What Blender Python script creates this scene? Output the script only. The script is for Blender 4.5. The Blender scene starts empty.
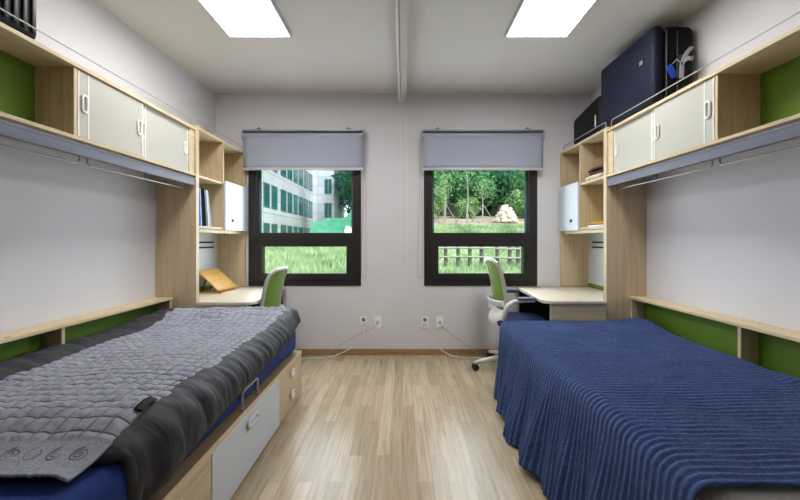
import bpy, bmesh, math, random
from mathutils import Vector, Matrix, noise

random.seed(7)
SC = bpy.context.scene
COL = SC.collection
PI = math.pi

# ------------------------------------------------------------------ materials
def lin(c):
    return tuple(((v/255)/12.92 if v/255 <= .04045 else (((v/255)+.055)/1.055)**2.4) for v in c) + (1.0,)

def new_mat(name):
    m = bpy.data.materials.new(name); m.use_nodes = True
    nt = m.node_tree
    return m, nt, nt.nodes['Principled BSDF']

def N(nt, typ, **kw):
    n = nt.nodes.new(typ)
    for k, v in kw.items():
        if k.startswith('i_'):
            n.inputs[k[2:].replace('_', ' ')].default_value = v
        else:
            setattr(n, k, v)
    return n

def ramp(nt, stops):
    r = nt.nodes.new('ShaderNodeValToRGB')
    els = r.color_ramp.elements
    while len(els) > 1: els.remove(els[-1])
    els[0].position = stops[0][0]; els[0].color = stops[0][1]
    for p, c in stops[1:]:
        e = els.new(p); e.color = c
    return r

def plain(name, rgb, rough=.5, metal=0, var=.06, scale=8, bump=0, bscale=200, spec=.4, sheen=0):
    m, nt, b = new_mat(name)
    tc = N(nt, 'ShaderNodeTexCoord')
    nz = N(nt, 'ShaderNodeTexNoise', i_Scale=scale, i_Detail=3.0)
    nt.links.new(tc.outputs['Object'], nz.inputs['Vector'])
    c = lin(rgb)
    lo = tuple(v*(1-var) for v in c[:3])+(1,); hi = tuple(min(1, v*(1+var)) for v in c[:3])+(1,)
    r = ramp(nt, [(.3, lo), (.7, hi)])
    nt.links.new(nz.outputs['Fac'], r.inputs['Fac'])
    nt.links.new(r.outputs['Color'], b.inputs['Base Color'])
    b.inputs['Roughness'].default_value = rough
    b.inputs['Metallic'].default_value = metal
    b.inputs['Specular IOR Level'].default_value = spec
    if sheen: b.inputs['Sheen Weight'].default_value = sheen
    if bump:
        n2 = N(nt, 'ShaderNodeTexNoise', i_Scale=bscale, i_Detail=2.0)
        nt.links.new(tc.outputs['Object'], n2.inputs['Vector'])
        bp = N(nt, 'ShaderNodeBump', i_Strength=bump, i_Distance=.002)
        nt.links.new(n2.outputs['Fac'], bp.inputs['Height'])
        nt.links.new(bp.outputs['Normal'], b.inputs['Normal'])
    return m

def wood(name, a, bcol, axis='Z', rough=.42):
    m, nt, b = new_mat(name)
    tc = N(nt, 'ShaderNodeTexCoord')
    mp = N(nt, 'ShaderNodeMapping')
    s = {'X': (2.2, 45, 45), 'Y': (45, 2.2, 45), 'Z': (45, 45, 2.2)}[axis]
    mp.inputs['Scale'].default_value = s
    nt.links.new(tc.outputs['Object'], mp.inputs['Vector'])
    nz = N(nt, 'ShaderNodeTexNoise', i_Scale=1.0, i_Detail=5.0, i_Roughness=.6, i_Distortion=.4)
    nt.links.new(mp.outputs['Vector'], nz.inputs['Vector'])
    r = ramp(nt, [(.28, lin(bcol)), (.5, lin(a)), (.75, lin(tuple(min(255, v+7) for v in a)))])
    nt.links.new(nz.outputs['Fac'], r.inputs['Fac'])
    # sparse knots
    vo = N(nt, 'ShaderNodeTexVoronoi', i_Scale=3.1)
    nt.links.new(tc.outputs['Object'], vo.inputs['Vector'])
    kr = ramp(nt, [(.0, (1, 1, 1, 1)), (.028, (1, 1, 1, 1)), (.05, (0, 0, 0, 1))])
    nt.links.new(vo.outputs['Distance'], kr.inputs['Fac'])
    mx = N(nt, 'ShaderNodeMix', data_type='RGBA')
    nt.links.new(kr.outputs['Color'], mx.inputs['Factor'])
    nt.links.new(r.outputs['Color'], mx.inputs['A'])
    mx.inputs['B'].default_value = lin(tuple(int(v*.6) for v in bcol))
    nt.links.new(mx.outputs['Result'], b.inputs['Base Color'])
    b.inputs['Roughness'].default_value = rough
    b.inputs['Specular IOR Level'].default_value = .35
    return m

def floor_mat():
    m, nt, b = new_mat('floor_planks')
    tc = N(nt, 'ShaderNodeTexCoord')
    mp = N(nt, 'ShaderNodeMapping')
    mp.inputs['Rotation'].default_value = (0, 0, PI/2)
    nt.links.new(tc.outputs['Object'], mp.inputs['Vector'])
    br = N(nt, 'ShaderNodeTexBrick', offset=.37, offset_frequency=2, squash=1.0)
    br.inputs['Scale'].default_value = 1.0
    br.inputs['Brick Width'].default_value = .62
    br.inputs['Row Height'].default_value = .074
    br.inputs['Mortar Size'].default_value = .0008
    br.inputs['Mortar Smooth'].default_value = .2
    br.inputs['Color1'].default_value = lin((204, 188, 162))
    br.inputs['Color2'].default_value = lin((178, 159, 132))
    br.inputs['Mortar'].default_value = lin((140, 118, 92))
    nt.links.new(mp.outputs['Vector'], br.inputs['Vector'])
    mp2 = N(nt, 'ShaderNodeMapping'); mp2.inputs['Scale'].default_value = (60, 2.6, 1)
    nt.links.new(tc.outputs['Object'], mp2.inputs['Vector'])
    nz = N(nt, 'ShaderNodeTexNoise', i_Scale=1.0, i_Detail=6.0, i_Roughness=.65, i_Distortion=.6)
    nt.links.new(mp2.outputs['Vector'], nz.inputs['Vector'])
    gr = ramp(nt, [(.3, (.42, .39, .36, 1)), (.52, (.86, .84, .81, 1)), (.72, (1.0, 1.0, 1.0, 1))])
    nt.links.new(nz.outputs['Fac'], gr.inputs['Fac'])
    mx = N(nt, 'ShaderNodeMix', data_type='RGBA', blend_type='MULTIPLY')
    mx.inputs['Factor'].default_value = .75
    nt.links.new(br.outputs['Color'], mx.inputs['A'])
    nt.links.new(gr.outputs['Color'], mx.inputs['B'])
    nt.links.new(mx.outputs['Result'], b.inputs['Base Color'])
    b.inputs['Roughness'].default_value = .27
    b.inputs['Specular IOR Level'].default_value = .5
    return m

def glass_mat(name, tint=(.93, .98, .97, 1), refl=.07):
    m = bpy.data.materials.new(name); m.use_nodes = True
    nt = m.node_tree; nt.nodes.clear()
    out = N(nt, 'ShaderNodeOutputMaterial')
    tr = N(nt, 'ShaderNodeBsdfTransparent'); tr.inputs['Color'].default_value = tint
    gl = N(nt, 'ShaderNodeBsdfGlossy'); gl.inputs['Roughness'].default_value = .02
    lw = N(nt, 'ShaderNodeLayerWeight'); lw.inputs['Blend'].default_value = .25
    ma = N(nt, 'ShaderNodeMath', operation='MULTIPLY_ADD'); ma.inputs[1].default_value = .1; ma.inputs[2].default_value = refl*.1
    nt.links.new(lw.outputs['Fresnel'], ma.inputs[0])
    mx = N(nt, 'ShaderNodeMixShader')
    nt.links.new(ma.outputs[0], mx.inputs['Fac'])
    nt.links.new(tr.outputs[0], mx.inputs[1]); nt.links.new(gl.outputs[0], mx.inputs[2])
    nt.links.new(mx.outputs[0], out.inputs['Surface'])
    return m

def emit(name, rgb, strength):
    m, nt, b = new_mat(name)
    b.inputs['Base Color'].default_value = lin(rgb)
    b.inputs['Emission Color'].default_value = lin(rgb)
    b.inputs['Emission Strength'].default_value = strength
    return m

def translucent(name, rgb, amount=.3, rough=.5):
    m, nt, b = new_mat(name)
    tc = N(nt, 'ShaderNodeTexCoord')
    nz = N(nt, 'ShaderNodeTexNoise', i_Scale=300.0)
    nt.links.new(tc.outputs['Object'], nz.inputs['Vector'])
    c = lin(rgb)
    r = ramp(nt, [(.3, tuple(v*.96 for v in c[:3])+(1,)), (.7, c)])
    nt.links.new(nz.outputs['Fac'], r.inputs['Fac'])
    nt.links.new(r.outputs['Color'], b.inputs['Base Color'])
    b.inputs['Roughness'].default_value = rough
    tl = N(nt, 'ShaderNodeBsdfTranslucent'); nt.links.new(r.outputs['Color'], tl.inputs['Color'])
    mx = N(nt, 'ShaderNodeMixShader'); mx.inputs['Fac'].default_value = amount
    out = nt.nodes['Material Output']
    nt.links.new(b.outputs[0], mx.inputs[1]); nt.links.new(tl.outputs[0], mx.inputs[2])
    nt.links.new(mx.outputs[0], out.inputs['Surface'])
    return m

def fabric(name, rgb, weave=500, strength=.25, var=.1, rough=.9, sheen=.03, vscale=30, wr=0):
    m, nt, b = new_mat(name)
    tc = N(nt, 'ShaderNodeTexCoord')
    nz = N(nt, 'ShaderNodeTexNoise', i_Scale=vscale, i_Detail=6.0, i_Roughness=.7)
    nt.links.new(tc.outputs['Object'], nz.inputs['Vector'])
    c = lin(rgb)
    r = ramp(nt, [(.3, tuple(v*(1-var) for v in c[:3])+(1,)), (.7, tuple(min(1, v*(1+var)) for v in c[:3])+(1,))])
    nt.links.new(nz.outputs['Fac'], r.inputs['Fac'])
    nt.links.new(r.outputs['Color'], b.inputs['Base Color'])
    w = N(nt, 'ShaderNodeTexNoise', i_Scale=weave, i_Detail=2.0)
    nt.links.new(tc.outputs['Object'], w.inputs['Vector'])
    bp = N(nt, 'ShaderNodeBump', i_Strength=strength, i_Distance=.003)
    nt.links.new(w.outputs['Fac'], bp.inputs['Height'])
    nt.links.new(bp.outputs['Normal'], b.inputs['Normal'])
    if wr:
        mpw = N(nt, 'ShaderNodeMapping'); mpw.inputs['Scale'].default_value = (5, 15, 7); mpw.inputs['Rotation'].default_value = (0, 0, .35)
        nt.links.new(tc.outputs['Object'], mpw.inputs['Vector'])
        w2 = N(nt, 'ShaderNodeTexNoise', i_Scale=1.0, i_Detail=2.5, i_Roughness=.5, i_Distortion=.5)
        nt.links.new(mpw.outputs[0], w2.inputs['Vector'])
        b2 = N(nt, 'ShaderNodeBump', i_Strength=wr, i_Distance=.03)
        nt.links.new(w2.outputs['Fac'], b2.inputs['Height']); nt.links.new(b2.outputs['Normal'], bp.inputs['Normal'])
    b.inputs['Roughness'].default_value = rough
    b.inputs['Specular IOR Level'].default_value = .2
    b.inputs['Sheen Weight'].default_value = sheen
    b.inputs['Sheen Roughness'].default_value = .5
    return m

def cloth_uv(name, rgb, dark, kind, pitch):
    m, nt, b = new_mat(name)
    uv = N(nt, 'ShaderNodeUVMap', uv_map='cloth')
    L = nt.links.new
    def vmath(op, a, c):
        n = N(nt, 'ShaderNodeVectorMath', operation=op); L(a, n.inputs[0]); n.inputs[1].default_value = c; return n.outputs[0]
    def math_(op, a, c=None):
        n = N(nt, 'ShaderNodeMath', operation=op)
        for k, q in enumerate((a, c)):
            if q is None: continue
            if isinstance(q, (int, float)): n.inputs[k].default_value = q
            else: L(q, n.inputs[k])
        return n.outputs[0]
    wob = N(nt, 'ShaderNodeTexNoise', i_Scale=9.0, i_Detail=2.0); L(uv.outputs[0], wob.inputs['Vector'])
    sep = N(nt, 'ShaderNodeSeparateXYZ'); L(uv.outputs[0], sep.inputs[0])
    def saw(o, p):
        a = math_('ADD', o, math_('MULTIPLY', math_('SUBTRACT', wob.outputs['Fac'], .5), .010))
        f = math_('FRACT', math_('DIVIDE', a, p))
        return math_('ABSOLUTE', math_('SUBTRACT', f, .5))      # .5 on the seam, 0 in the middle
    fine = N(nt, 'ShaderNodeTexNoise', i_Scale=(70.0 if kind == 'diamond' else 55.0), i_Detail=6.0, i_Roughness=.7); L(uv.outputs[0], fine.inputs['Vector'])
    big = N(nt, 'ShaderNodeTexNoise', i_Scale=5.0, i_Detail=4.0); L(uv.outputs[0], big.inputs['Vector'])
    if kind == 'diamond':
        sm = math_('MAXIMUM', saw(sep.outputs['X'], pitch), saw(sep.outputs['Y'], pitch))
        # the border along the near hem carries no diamonds
        keep = math_('GREATER_THAN', sep.outputs['X'], .13); sm = math_('MULTIPLY', sm, keep)
        mr = N(nt, 'ShaderNodeMapRange'); mr.inputs['From Min'].default_value = .40; mr.inputs['From Max'].default_value = .5
    else:
        px = N(nt, 'ShaderNodeTexNoise', i_Scale=1.0, i_Detail=4.0, i_Roughness=.6)
        L(vmath('MULTIPLY', uv.outputs[0], (45., 110., 1.)), px.inputs['Vector'])
        sm = math_('ADD', math_('MULTIPLY', saw(sep.outputs['X'], pitch), .75), math_('MULTIPLY', px.outputs['Fac'], .3))
        mr = N(nt, 'ShaderNodeMapRange'); mr.inputs['From Min'].default_value = .25; mr.inputs['From Max'].default_value = .58
    L(sm, mr.inputs['Value'])
    r = ramp(nt, [(.25, lin(dark)), (.72, lin(rgb))])
    L(math_('ADD', math_('MULTIPLY', fine.outputs['Fac'], .7), math_('MULTIPLY', big.outputs['Fac'], .35)), r.inputs['Fac'])
    mx = N(nt, 'ShaderNodeMix', data_type='RGBA'); L(math_('MULTIPLY', mr.outputs[0], .6), mx.inputs['Factor'])
    L(r.outputs['Color'], mx.inputs['A']); mx.inputs['B'].default_value = lin(tuple(int(v*.62) for v in dark))
    L(mx.outputs['Result'], b.inputs['Base Color'])
    h = math_('SUBTRACT', math_('ADD', fine.outputs['Fac'], math_('MULTIPLY', big.outputs['Fac'], .8)), math_('MULTIPLY', mr.outputs[0], .7))
    bp = N(nt, 'ShaderNodeBump', i_Strength=.8, i_Distance=.008); L(h, bp.inputs['Height']); L(bp.outputs[0], b.inputs['Normal'])
    b.inputs['Roughness'].default_value = .9; b.inputs['Specular IOR Level'].default_value = .15; b.inputs['Sheen Weight'].default_value = .06
    return m

def leaf_mat(name, dark, light):
    m, nt, b = new_mat(name)
    tc = N(nt, 'ShaderNodeTexCoord')
    nz = N(nt, 'ShaderNodeTexNoise', i_Scale=1.4, i_Detail=4.0)
    nt.links.new(tc.outputs['Object'], nz.inputs['Vector'])
    r = ramp(nt, [(.32, lin(dark)), (.68, lin(light))])
    nt.links.new(nz.outputs['Fac'], r.inputs['Fac'])
    nt.links.new(r.outputs['Color'], b.inputs['Base Color'])
    b.inputs['Roughness'].default_value = .8
    b.inputs['Specular IOR Level'].default_value = .1
    tl = N(nt, 'ShaderNodeBsdfTranslucent'); nt.links.new(r.outputs['Color'], tl.inputs['Color'])
    mx = N(nt, 'ShaderNodeMixShader'); mx.inputs['Fac'].default_value = .35
    nt.links.new(b.outputs[0], mx.inputs[1]); nt.links.new(tl.outputs[0], mx.inputs[2])
    nt.links.new(mx.outputs[0], nt.nodes['Material Output'].inputs['Surface'])
    return m

def ground_mat():
    m, nt, b = new_mat('hillside')
    tc = N(nt, 'ShaderNodeTexCoord')
    nz = N(nt, 'ShaderNodeTexNoise', i_Scale=.55, i_Detail=6.0)
    nt.links.new(tc.outputs['Object'], nz.inputs['Vector'])
    sp = N(nt, 'ShaderNodeSeparateXYZ'); nt.links.new(tc.outputs['Object'], sp.inputs[0])
    # bare soil band on the right-hand slope between y 14.5 and 22
    def smooth(inp, a, c):
        mr = N(nt, 'ShaderNodeMapRange', interpolation_type='SMOOTHSTEP')
        mr.inputs['From Min'].default_value = a; mr.inputs['From Max'].default_value = c
        nt.links.new(inp, mr.inputs['Value']); return mr.outputs[0]
    a = smooth(sp.outputs['Y'], 14.6, 15.4); c = smooth(sp.outputs['X'], -.5, .5)
    mu = N(nt, 'ShaderNodeMath', operation='MULTIPLY'); nt.links.new(a, mu.inputs[0]); nt.links.new(c, mu.inputs[1])
    gr = ramp(nt, [(.3, lin((122, 146, 104))), (.7, lin((178, 198, 148)))])  # haze is mixed into these washed-out greens
    so = ramp(nt, [(.3, lin((132, 112, 98))), (.7, lin((176, 154, 138)))])
    nt.links.new(nz.outputs['Fac'], gr.inputs['Fac']); nt.links.new(nz.outputs['Fac'], so.inputs['Fac'])
    mx = N(nt, 'ShaderNodeMix', data_type='RGBA')
    nt.links.new(mu.outputs[0], mx.inputs['Factor'])
    nt.links.new(gr.outputs['Color'], mx.inputs['A']); nt.links.new(so.outputs['Color'], mx.inputs['B'])
    nt.links.new(mx.outputs['Result'], b.inputs['Base Color'])
    b.inputs['Roughness'].default_value = .95
    return m

def facade_mat():
    m, nt, b = new_mat('facade_panels')
    tc = N(nt, 'ShaderNodeTexCoord')
    mp = N(nt, 'ShaderNodeMapping'); mp.inputs['Rotation'].default_value = (PI/2, 0, PI/2)
    nt.links.new(tc.outputs['Object'], mp.inputs['Vector'])
    sp = N(nt, 'ShaderNodeSeparateXYZ'); nt.links.new(tc.outputs['Object'], sp.inputs[0])
    ad = N(nt, 'ShaderNodeMath', operation='ADD'); nt.links.new(sp.outputs['X'], ad.inputs[0]); nt.links.new(sp.outputs['Y'], ad.inputs[1])
    cb = N(nt, 'ShaderNodeCombineXYZ'); nt.links.new(ad.outputs[0], cb.inputs['X']); nt.links.new(sp.outputs['Z'], cb.inputs['Y'])
    br = N(nt, 'ShaderNodeTexBrick', offset=.0)
    br.inputs['Scale'].default_value = 1.0; br.inputs['Brick Width'].default_value = 2.6
    br.inputs['Row Height'].default_value = 1.17; br.inputs['Mortar Size'].default_value = .03
    br.inputs['Color1'].default_value = lin((216, 215, 224)); br.inputs['Color2'].default_value = lin((200, 200, 210))
    br.inputs['Mortar'].default_value = lin((150, 150, 155))
    nt.links.new(cb.outputs[0], br.inputs['Vector'])
    nt.links.new(br.outputs['Color'], b.inputs['Base Color'])
    b.inputs['Roughness'].default_value = .7
    return m

M = {}
M['wall'] = plain('wall_paint', (224, 223, 229), .85, var=.015, scale=3, bump=.08, bscale=90)
M['wall_front'] = plain('bounce_cut_wall', (104, 94, 84), .85, var=.02)  # unseen wall, coloured dark to cut the light it bounces forward
M['wall_panel'] = plain('bed_wall_paint', (216, 215, 220), .8, var=.012, scale=3)
M['ceiling'] = plain('ceiling_paint', (206, 202, 197), .9, var=.015, scale=2)
M['floor'] = floor_mat()
M['base'] = wood('skirting_wood', (168, 132, 92), (138, 104, 70), 'X')
M['wood_z'] = wood('pale_maple_vertical', (200, 181, 150), (181, 160, 128), 'Z')
M['wood_y'] = wood('pale_maple_long', (203, 185, 154), (185, 165, 133), 'Y')
M['wood_x'] = wood('pale_maple_cross', (196, 180, 154), (180, 162, 134), 'X')
M['desk_top'] = wood('cream_desk_laminate', (222, 213, 194), (212, 201, 180), 'Y', .3)
M['edge'] = wood('maple_edge_band', (214, 194, 158), (200, 178, 140), 'Y')
M['base_top'] = wood('shaded_bed_deck', (140, 118, 92), (122, 102, 78), 'Y')  # shadow on the deck is put into this darker brown
M['green'] = plain('lime_green_panel', (100, 134, 40), .45, var=.03)
M['white_lam'] = plain('white_laminate', (206, 213, 221), .4, var=.01)
M['frost'] = translucent('frosted_sliding_panel', (192, 192, 184), .12, .42)
M['white_pl'] = plain('white_plastic', (232, 231, 228), .35, var=.01)
M['white_metal'] = plain('white_painted_metal', (214, 214, 216), .35, var=.01)
M['alu'] = plain('blue_grey_anodised', (100, 103, 118), .5, metal=.0, var=.03)
M['alu_dark'] = plain('dark_groove', (70, 70, 80), .5)
M['chrome'] = plain('brushed_steel', (190, 190, 192), .28, metal=.9, var=.03)
M['wire'] = plain('grey_wire', (168, 168, 172), .35, metal=.6)
M['black'] = plain('black_plastic', (26, 26, 28), .45)
M['slot'] = plain('slot_black', (18, 16, 15), .6)
M['winframe'] = plain('dark_bronze_frame', (40, 38, 39), .45, var=.04)
M['gasket'] = plain('gasket_reflection', (84, 112, 118), .6)  # teal tint stands in for a reflection on the strip
M['glass'] = glass_mat('window_glass')
M['blind'] = translucent('blind_fabric', (196, 201, 220), .3, .8)
M['blind_case'] = plain('blind_cassette', (172, 175, 190), .4, metal=.1)
M['lightpanel'] = emit('light_diffuser', (255, 252, 247), 28.0)
M['lightframe'] = plain('light_frame', (190, 190, 192), .4, metal=.3)
M['track'] = plain('track_paint', (182, 176, 168), .5, var=.02)
M['sheet_blue'] = fabric('blue_bed_sheet', (34, 54, 114), 350, .15, sheen=.03)
M['sheet_grey'] = fabric('beige_grey_mattress_cover', (236, 232, 228), 350, .15)
M['comforter'] = fabric('charcoal_comforter', (60, 61, 66), 260, .12, var=.08, rough=.6, sheen=.03, wr=.38)
M['quilt'] = cloth_uv('grey_quilt', (170, 173, 188), (138, 141, 154), 'diamond', .051)
M['quilt_line'] = fabric('grey_quilt_stitch', (96, 98, 110), 420, .2, sheen=.05)
M['blanket'] = cloth_uv('navy_ribbed_blanket', (82, 106, 164), (50, 66, 112), 'rib', .029)
M['navy_bag'] = fabric('navy_nylon', (15, 19, 42), 600, .2, rough=.6, sheen=.02)
M['black_bag'] = fabric('black_nylon', (13, 13, 16), 600, .2, rough=.6, sheen=.0)
M['tag_blue'] = plain('blue_tag', (30, 80, 210), .4)
M['ribbon'] = fabric('pale_grey_ribbon', (170, 172, 182), 300)
M['mesh_green'] = fabric('green_mesh', (96, 130, 22), 700, .5, sheen=.1)
M['chair_frame'] = plain('greige_plastic', (178, 174, 168), .4, var=.01)
M['chair_white'] = plain('chair_white_plastic', (226, 225, 224), .35, var=.01)
M['seat_navy'] = fabric('navy_seat_fabric', (36, 46, 86), 400)
M['pad'] = plain('armrest_pad', (84, 92, 116), .55)
M['bamboo'] = wood('honey_bamboo', (206, 164, 96), (184, 138, 72), 'Y', .35)
M['book_blue'] = plain('blue_cover', (36, 72, 168), .85, var=.3, scale=40, spec=.1)
M['book_ltblue'] = plain('pale_blue_cover', (150, 176, 226), .85, var=.3, scale=50)
M['book_black'] = plain('black_cover', (18, 19, 24), .9, spec=.05)
M['book_white'] = plain('white_cover', (205, 210, 222), .85)
M['book_grey'] = plain('grey_cover', (140, 142, 152), .5)
M['paper'] = plain('paper_edges', (232, 230, 222), .8)
M['brown_cloth'] = fabric('brown_felt', (124, 98, 72), 300)
M['beige_cloth'] = fabric('beige_cloth', (204, 192, 174), 250)
M['dark_cloth'] = fabric('dark_brown_cloth', (70, 58, 52), 250)
M['yellow'] = plain('yellow_wrapper', (226, 174, 66), .35)
M['cream'] = plain('cream_paper', (226, 214, 184), .6)
M['plate'] = plain('outlet_plate', (248, 248, 246), .3, var=.005)
M['outlet_hole'] = plain('socket_grey', (150, 148, 146), .5)
M['cable'] = plain('white_cable', (236, 234, 230), .45)
M['cable_g'] = plain('grey_cable', (170, 168, 164), .45)
M['ground'] = ground_mat()
M['facade'] = facade_mat()
M['bwin'] = plain('teal_window_glass', (34, 112, 112), .15, var=.3, scale=.6, spec=.6)
M['bwin_frame'] = plain('grey_window_frame', (96, 104, 108), .5)
M['net'] = plain('mint_green_netting', (128, 214, 172), .8, var=.15, scale=1.5)
M['stone'] = plain('pale_stone', (206, 192, 176), .9, var=.15, scale=6, bump=.6, bscale=14)
M['log'] = plain('weathered_log', (108, 102, 92), .85, var=.2, scale=9)
M['rail'] = plain('pale_rail', (158, 151, 140), .8, var=.15, scale=9)
M['stake'] = plain('pale_stake', (150, 142, 132), .8)
M['bark'] = plain('bark', (120, 112, 102), .9, var=.2, scale=10)
M['leaf_a'] = leaf_mat('leaf_bluegreen', (40, 84, 72), (98, 158, 118))
M['leaf_b'] = leaf_mat('leaf_fresh', (66, 118, 84), (132, 182, 124))
M['leaf_c'] = leaf_mat('leaf_deep', (44, 88, 82), (96, 152, 132))
M['leaf_d'] = leaf_mat('leaf_pale', (96, 136, 88), (172, 200, 136))
M['grass'] = leaf_mat('grass_blades', (130, 156, 112), (204, 216, 172))  # blades paled so that their colour carries the outdoor haze
M['whiteboard'] = plain('weathered_white_sheet', (226, 230, 230), .6)

# ------------------------------------------------------------------ mesh builder
class MB:
    def __init__(self, sx=1):
        self.bm = bmesh.new(); self.sx = sx
    def _add(self, verts, faces):
        vs = [self.bm.verts.new((v[0]*self.sx, v[1], v[2])) for v in verts]
        fs = []
        for f in faces:
            try: fs.append(self.bm.faces.new([vs[i] for i in f]))
            except ValueError: pass
        return vs, fs
    def box(self, x0, x1, y0, y1, z0, z1, b=.0015, seg=1, mat=None):
        v = [(x, y, z) for x in (x0, x1) for y in (y0, y1) for z in (z0, z1)]
        if mat is not None: v = [mat @ Vector(p) for p in v]
        vs, fs = self._add(v, [(0, 1, 3, 2), (4, 6, 7, 5), (0, 4, 5, 1), (2, 3, 7, 6), (0, 2, 6, 4), (1, 5, 7, 3)])
        bmesh.ops.recalc_face_normals(self.bm, faces=fs)
        if b > 0:
            es = set(e for f in fs for e in f.edges)
            m = min(abs(x1-x0), abs(y1-y0), abs(z1-z0))
            bmesh.ops.bevel(self.bm, geom=list(es), offset=min(b, m*.45), segments=seg, affect='EDGES', profile=.5)
        return self
    def tube(self, pts, r, n=8, closed=False, caps=True):
        pts = [Vector(p) for p in pts]
        k = len(pts)
        rr = r if isinstance(r, (list, tuple)) else [r]*k
        t0 = (pts[1]-pts[0]).normalized()
        up = Vector((0, 0, 1)) if abs(t0.z) < .9 else Vector((1, 0, 0))
        nrm = t0.cross(up).normalized()
        verts = []
        prev = t0
        for i, p in enumerate(pts):
            if closed: t = (pts[(i+1) % k]-pts[i-1]).normalized()
            elif i == 0: t = (pts[1]-pts[0]).normalized()
            elif i == k-1: t = (pts[-1]-pts[-2]).normalized()
            else: t = ((pts[i+1]-p).normalized()+(p-pts[i-1]).normalized()).normalized()
            q = prev.rotation_difference(t); nrm = (q @ nrm).normalized(); prev = t
            bn = t.cross(nrm).normalized()
            for j in range(n):
                a = 2*PI*j/n
                verts.append(p+nrm*math.cos(a)*rr[i]+bn*math.sin(a)*rr[i])
        faces = []
        for i in range(k if closed else k-1):
            for j in range(n):
                a = i*n+j; b2 = i*n+(j+1) % n; c = ((i+1) % k)*n+(j+1) % n; d = ((i+1) % k)*n+j
                faces.append((a, b2, c, d))
        if caps and not closed:
            faces.append(tuple(range(n-1, -1, -1))); faces.append(tuple((k-1)*n+j for j in range(n)))
        vs, fs = self._add(verts, faces)
        bmesh.ops.recalc_face_normals(self.bm, faces=fs)
        return self
    def cyl(self, p0, p1, r0, r1=None, n=20):
        return self.tube([p0, p1], [r0, r0 if r1 is None else r1], n)
    def lathe(self, prof, c=(0, 0, 0), n=24, mat=None):
        verts = []; faces = []
        for r, z in prof:
            for j in range(n):
                a = 2*PI*j/n
                p = Vector((r*math.cos(a), r*math.sin(a), z))
                if mat is not None: p = mat @ p
                verts.append(p+Vector(c))
        for i in range(len(prof)-1):
            for j in range(n):
                faces.append((i*n+j, i*n+(j+1) % n, (i+1)*n+(j+1) % n, (i+1)*n+j))
        faces.append(tuple(range(n-1, -1, -1))); faces.append(tuple((len(prof)-1)*n+j for j in range(n)))
        vs, fs = self._add(verts, faces)
        bmesh.ops.recalc_face_normals(self.bm, faces=fs)
        return self
    def prism(self, poly, axis, a0, a1, b=.0015, seg=1):
        # poly: 2-D points; axis: extrusion axis name
        def P(u, v, w):
            return {'X': (w, u, v), 'Y': (u, w, v), 'Z': (u, v, w)}[axis]
        n = len(poly)
        verts = [P(u, v, a0) for u, v in poly]+[P(u, v, a1) for u, v in poly]
        faces = [tuple(range(n)), tuple(range(2*n-1, n-1, -1))]+[(i, (i+1) % n, n+(i+1) % n, n+i) for i in range(n)]
        vs, fs = self._add(verts, faces)
        bmesh.ops.recalc_face_normals(self.bm, faces=fs)
        if b > 0:
            es = list(set(e for f in fs[:2] for e in f.edges))
            bmesh.ops.bevel(self.bm, geom=es, offset=b, segments=seg, affect='EDGES', profile=.5)
        return self
    def grid(self, nu, nv, f, closed_v=False, uv=None):
        verts = [f(i/nu, j/nv) for i in range(nu+1) for j in range(nv+(0 if closed_v else 1))]
        w = nv+(0 if closed_v else 1)
        faces = []
        for i in range(nu):
            for j in range(nv):
                j2 = (j+1) % w
                faces.append((i*w+j, i*w+j2, (i+1)*w+j2, (i+1)*w+j))
        vs, fs = self._add(verts, faces)
        if uv:
            lay = self.bm.loops.layers.uv.new('cloth')
            idx = {v: k for k, v in enumerate(vs)}
            for fc in fs:
                for lp in fc.loops:
                    k = idx[lp.vert]; lp[lay].uv = ((k//w)/nu*uv[0], (k % w)/nv*uv[1])
        return self
    def blob(self, c, r, rough=.2, seed=0, sub=2):
        res = bmesh.ops.create_icosphere(self.bm, subdivisions=sub, radius=1.0)
        for v in res['verts']:
            p = v.co.copy()
            k = 1+rough*noise.noise(p*1.6+Vector((seed*3.1, seed*1.7, 0)))+rough*.5*noise.noise(p*3.6+Vector((0, seed, 3)))
            v.co = Vector(((c[0]+p.x*r[0]*k)*self.sx, c[1]+p.y*r[1]*k, c[2]+p.z*r[2]*k))
        return self
    def build(self, name, mat, parent=None, smooth=True, angle=35):
        me = bpy.data.meshes.new(name)
        o = bpy.data.objects.new(name, me); COL.objects.link(o)
        if parent is not None:
            o.parent = parent
            w = world_loc(parent)
            bmesh.ops.translate(self.bm, verts=self.bm.verts, vec=-w)
        else:
            # origin at the foot of the mesh
            vs = self.bm.verts
            lo = Vector((min(v.co.x for v in vs), min(v.co.y for v in vs), min(v.co.z for v in vs)))
            hi = Vector((max(v.co.x for v in vs), max(v.co.y for v in vs), 0))
            c = Vector(((lo.x+hi.x)/2, (lo.y+hi.y)/2, lo.z))
            if name not in KEEP_ORIGIN:
                bmesh.ops.translate(self.bm, verts=vs, vec=-c); o.location = c
        self.bm.to_mesh(me); self.bm.free()
        me.materials.append(mat)
        if smooth:
            me.shade_smooth()
            me.set_sharp_from_angle(angle=math.radians(angle))
        return o
KEEP_ORIGIN = {'floor', 'ground', 'ceiling'}

def world_loc(o):
    v = o.location.copy()
    while o.parent is not None:
        o = o.parent; v = v+o.location
    return v

def tag(o, label=None, cat=None, group=None, kind=None):
    if label: o['label'] = label
    if cat: o['category'] = cat
    if group: o['group'] = group
    if kind: o['kind'] = kind
    return o

def thing(name, label, cat, loc=(0, 0, 0), group=None):
    o = bpy.data.objects.new(name, None); COL.objects.link(o)
    o.location = loc; o.empty_display_size = .1
    return tag(o, label, cat, group)

def struct_empty(name, loc=(0, 0, 0)):
    o = bpy.data.objects.new(name, None); COL.objects.link(o); o.location = loc
    return tag(o, kind='structure')

def struct(name, mb, mat):
    return tag(mb.build(name, mat), kind='structure')

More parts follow.
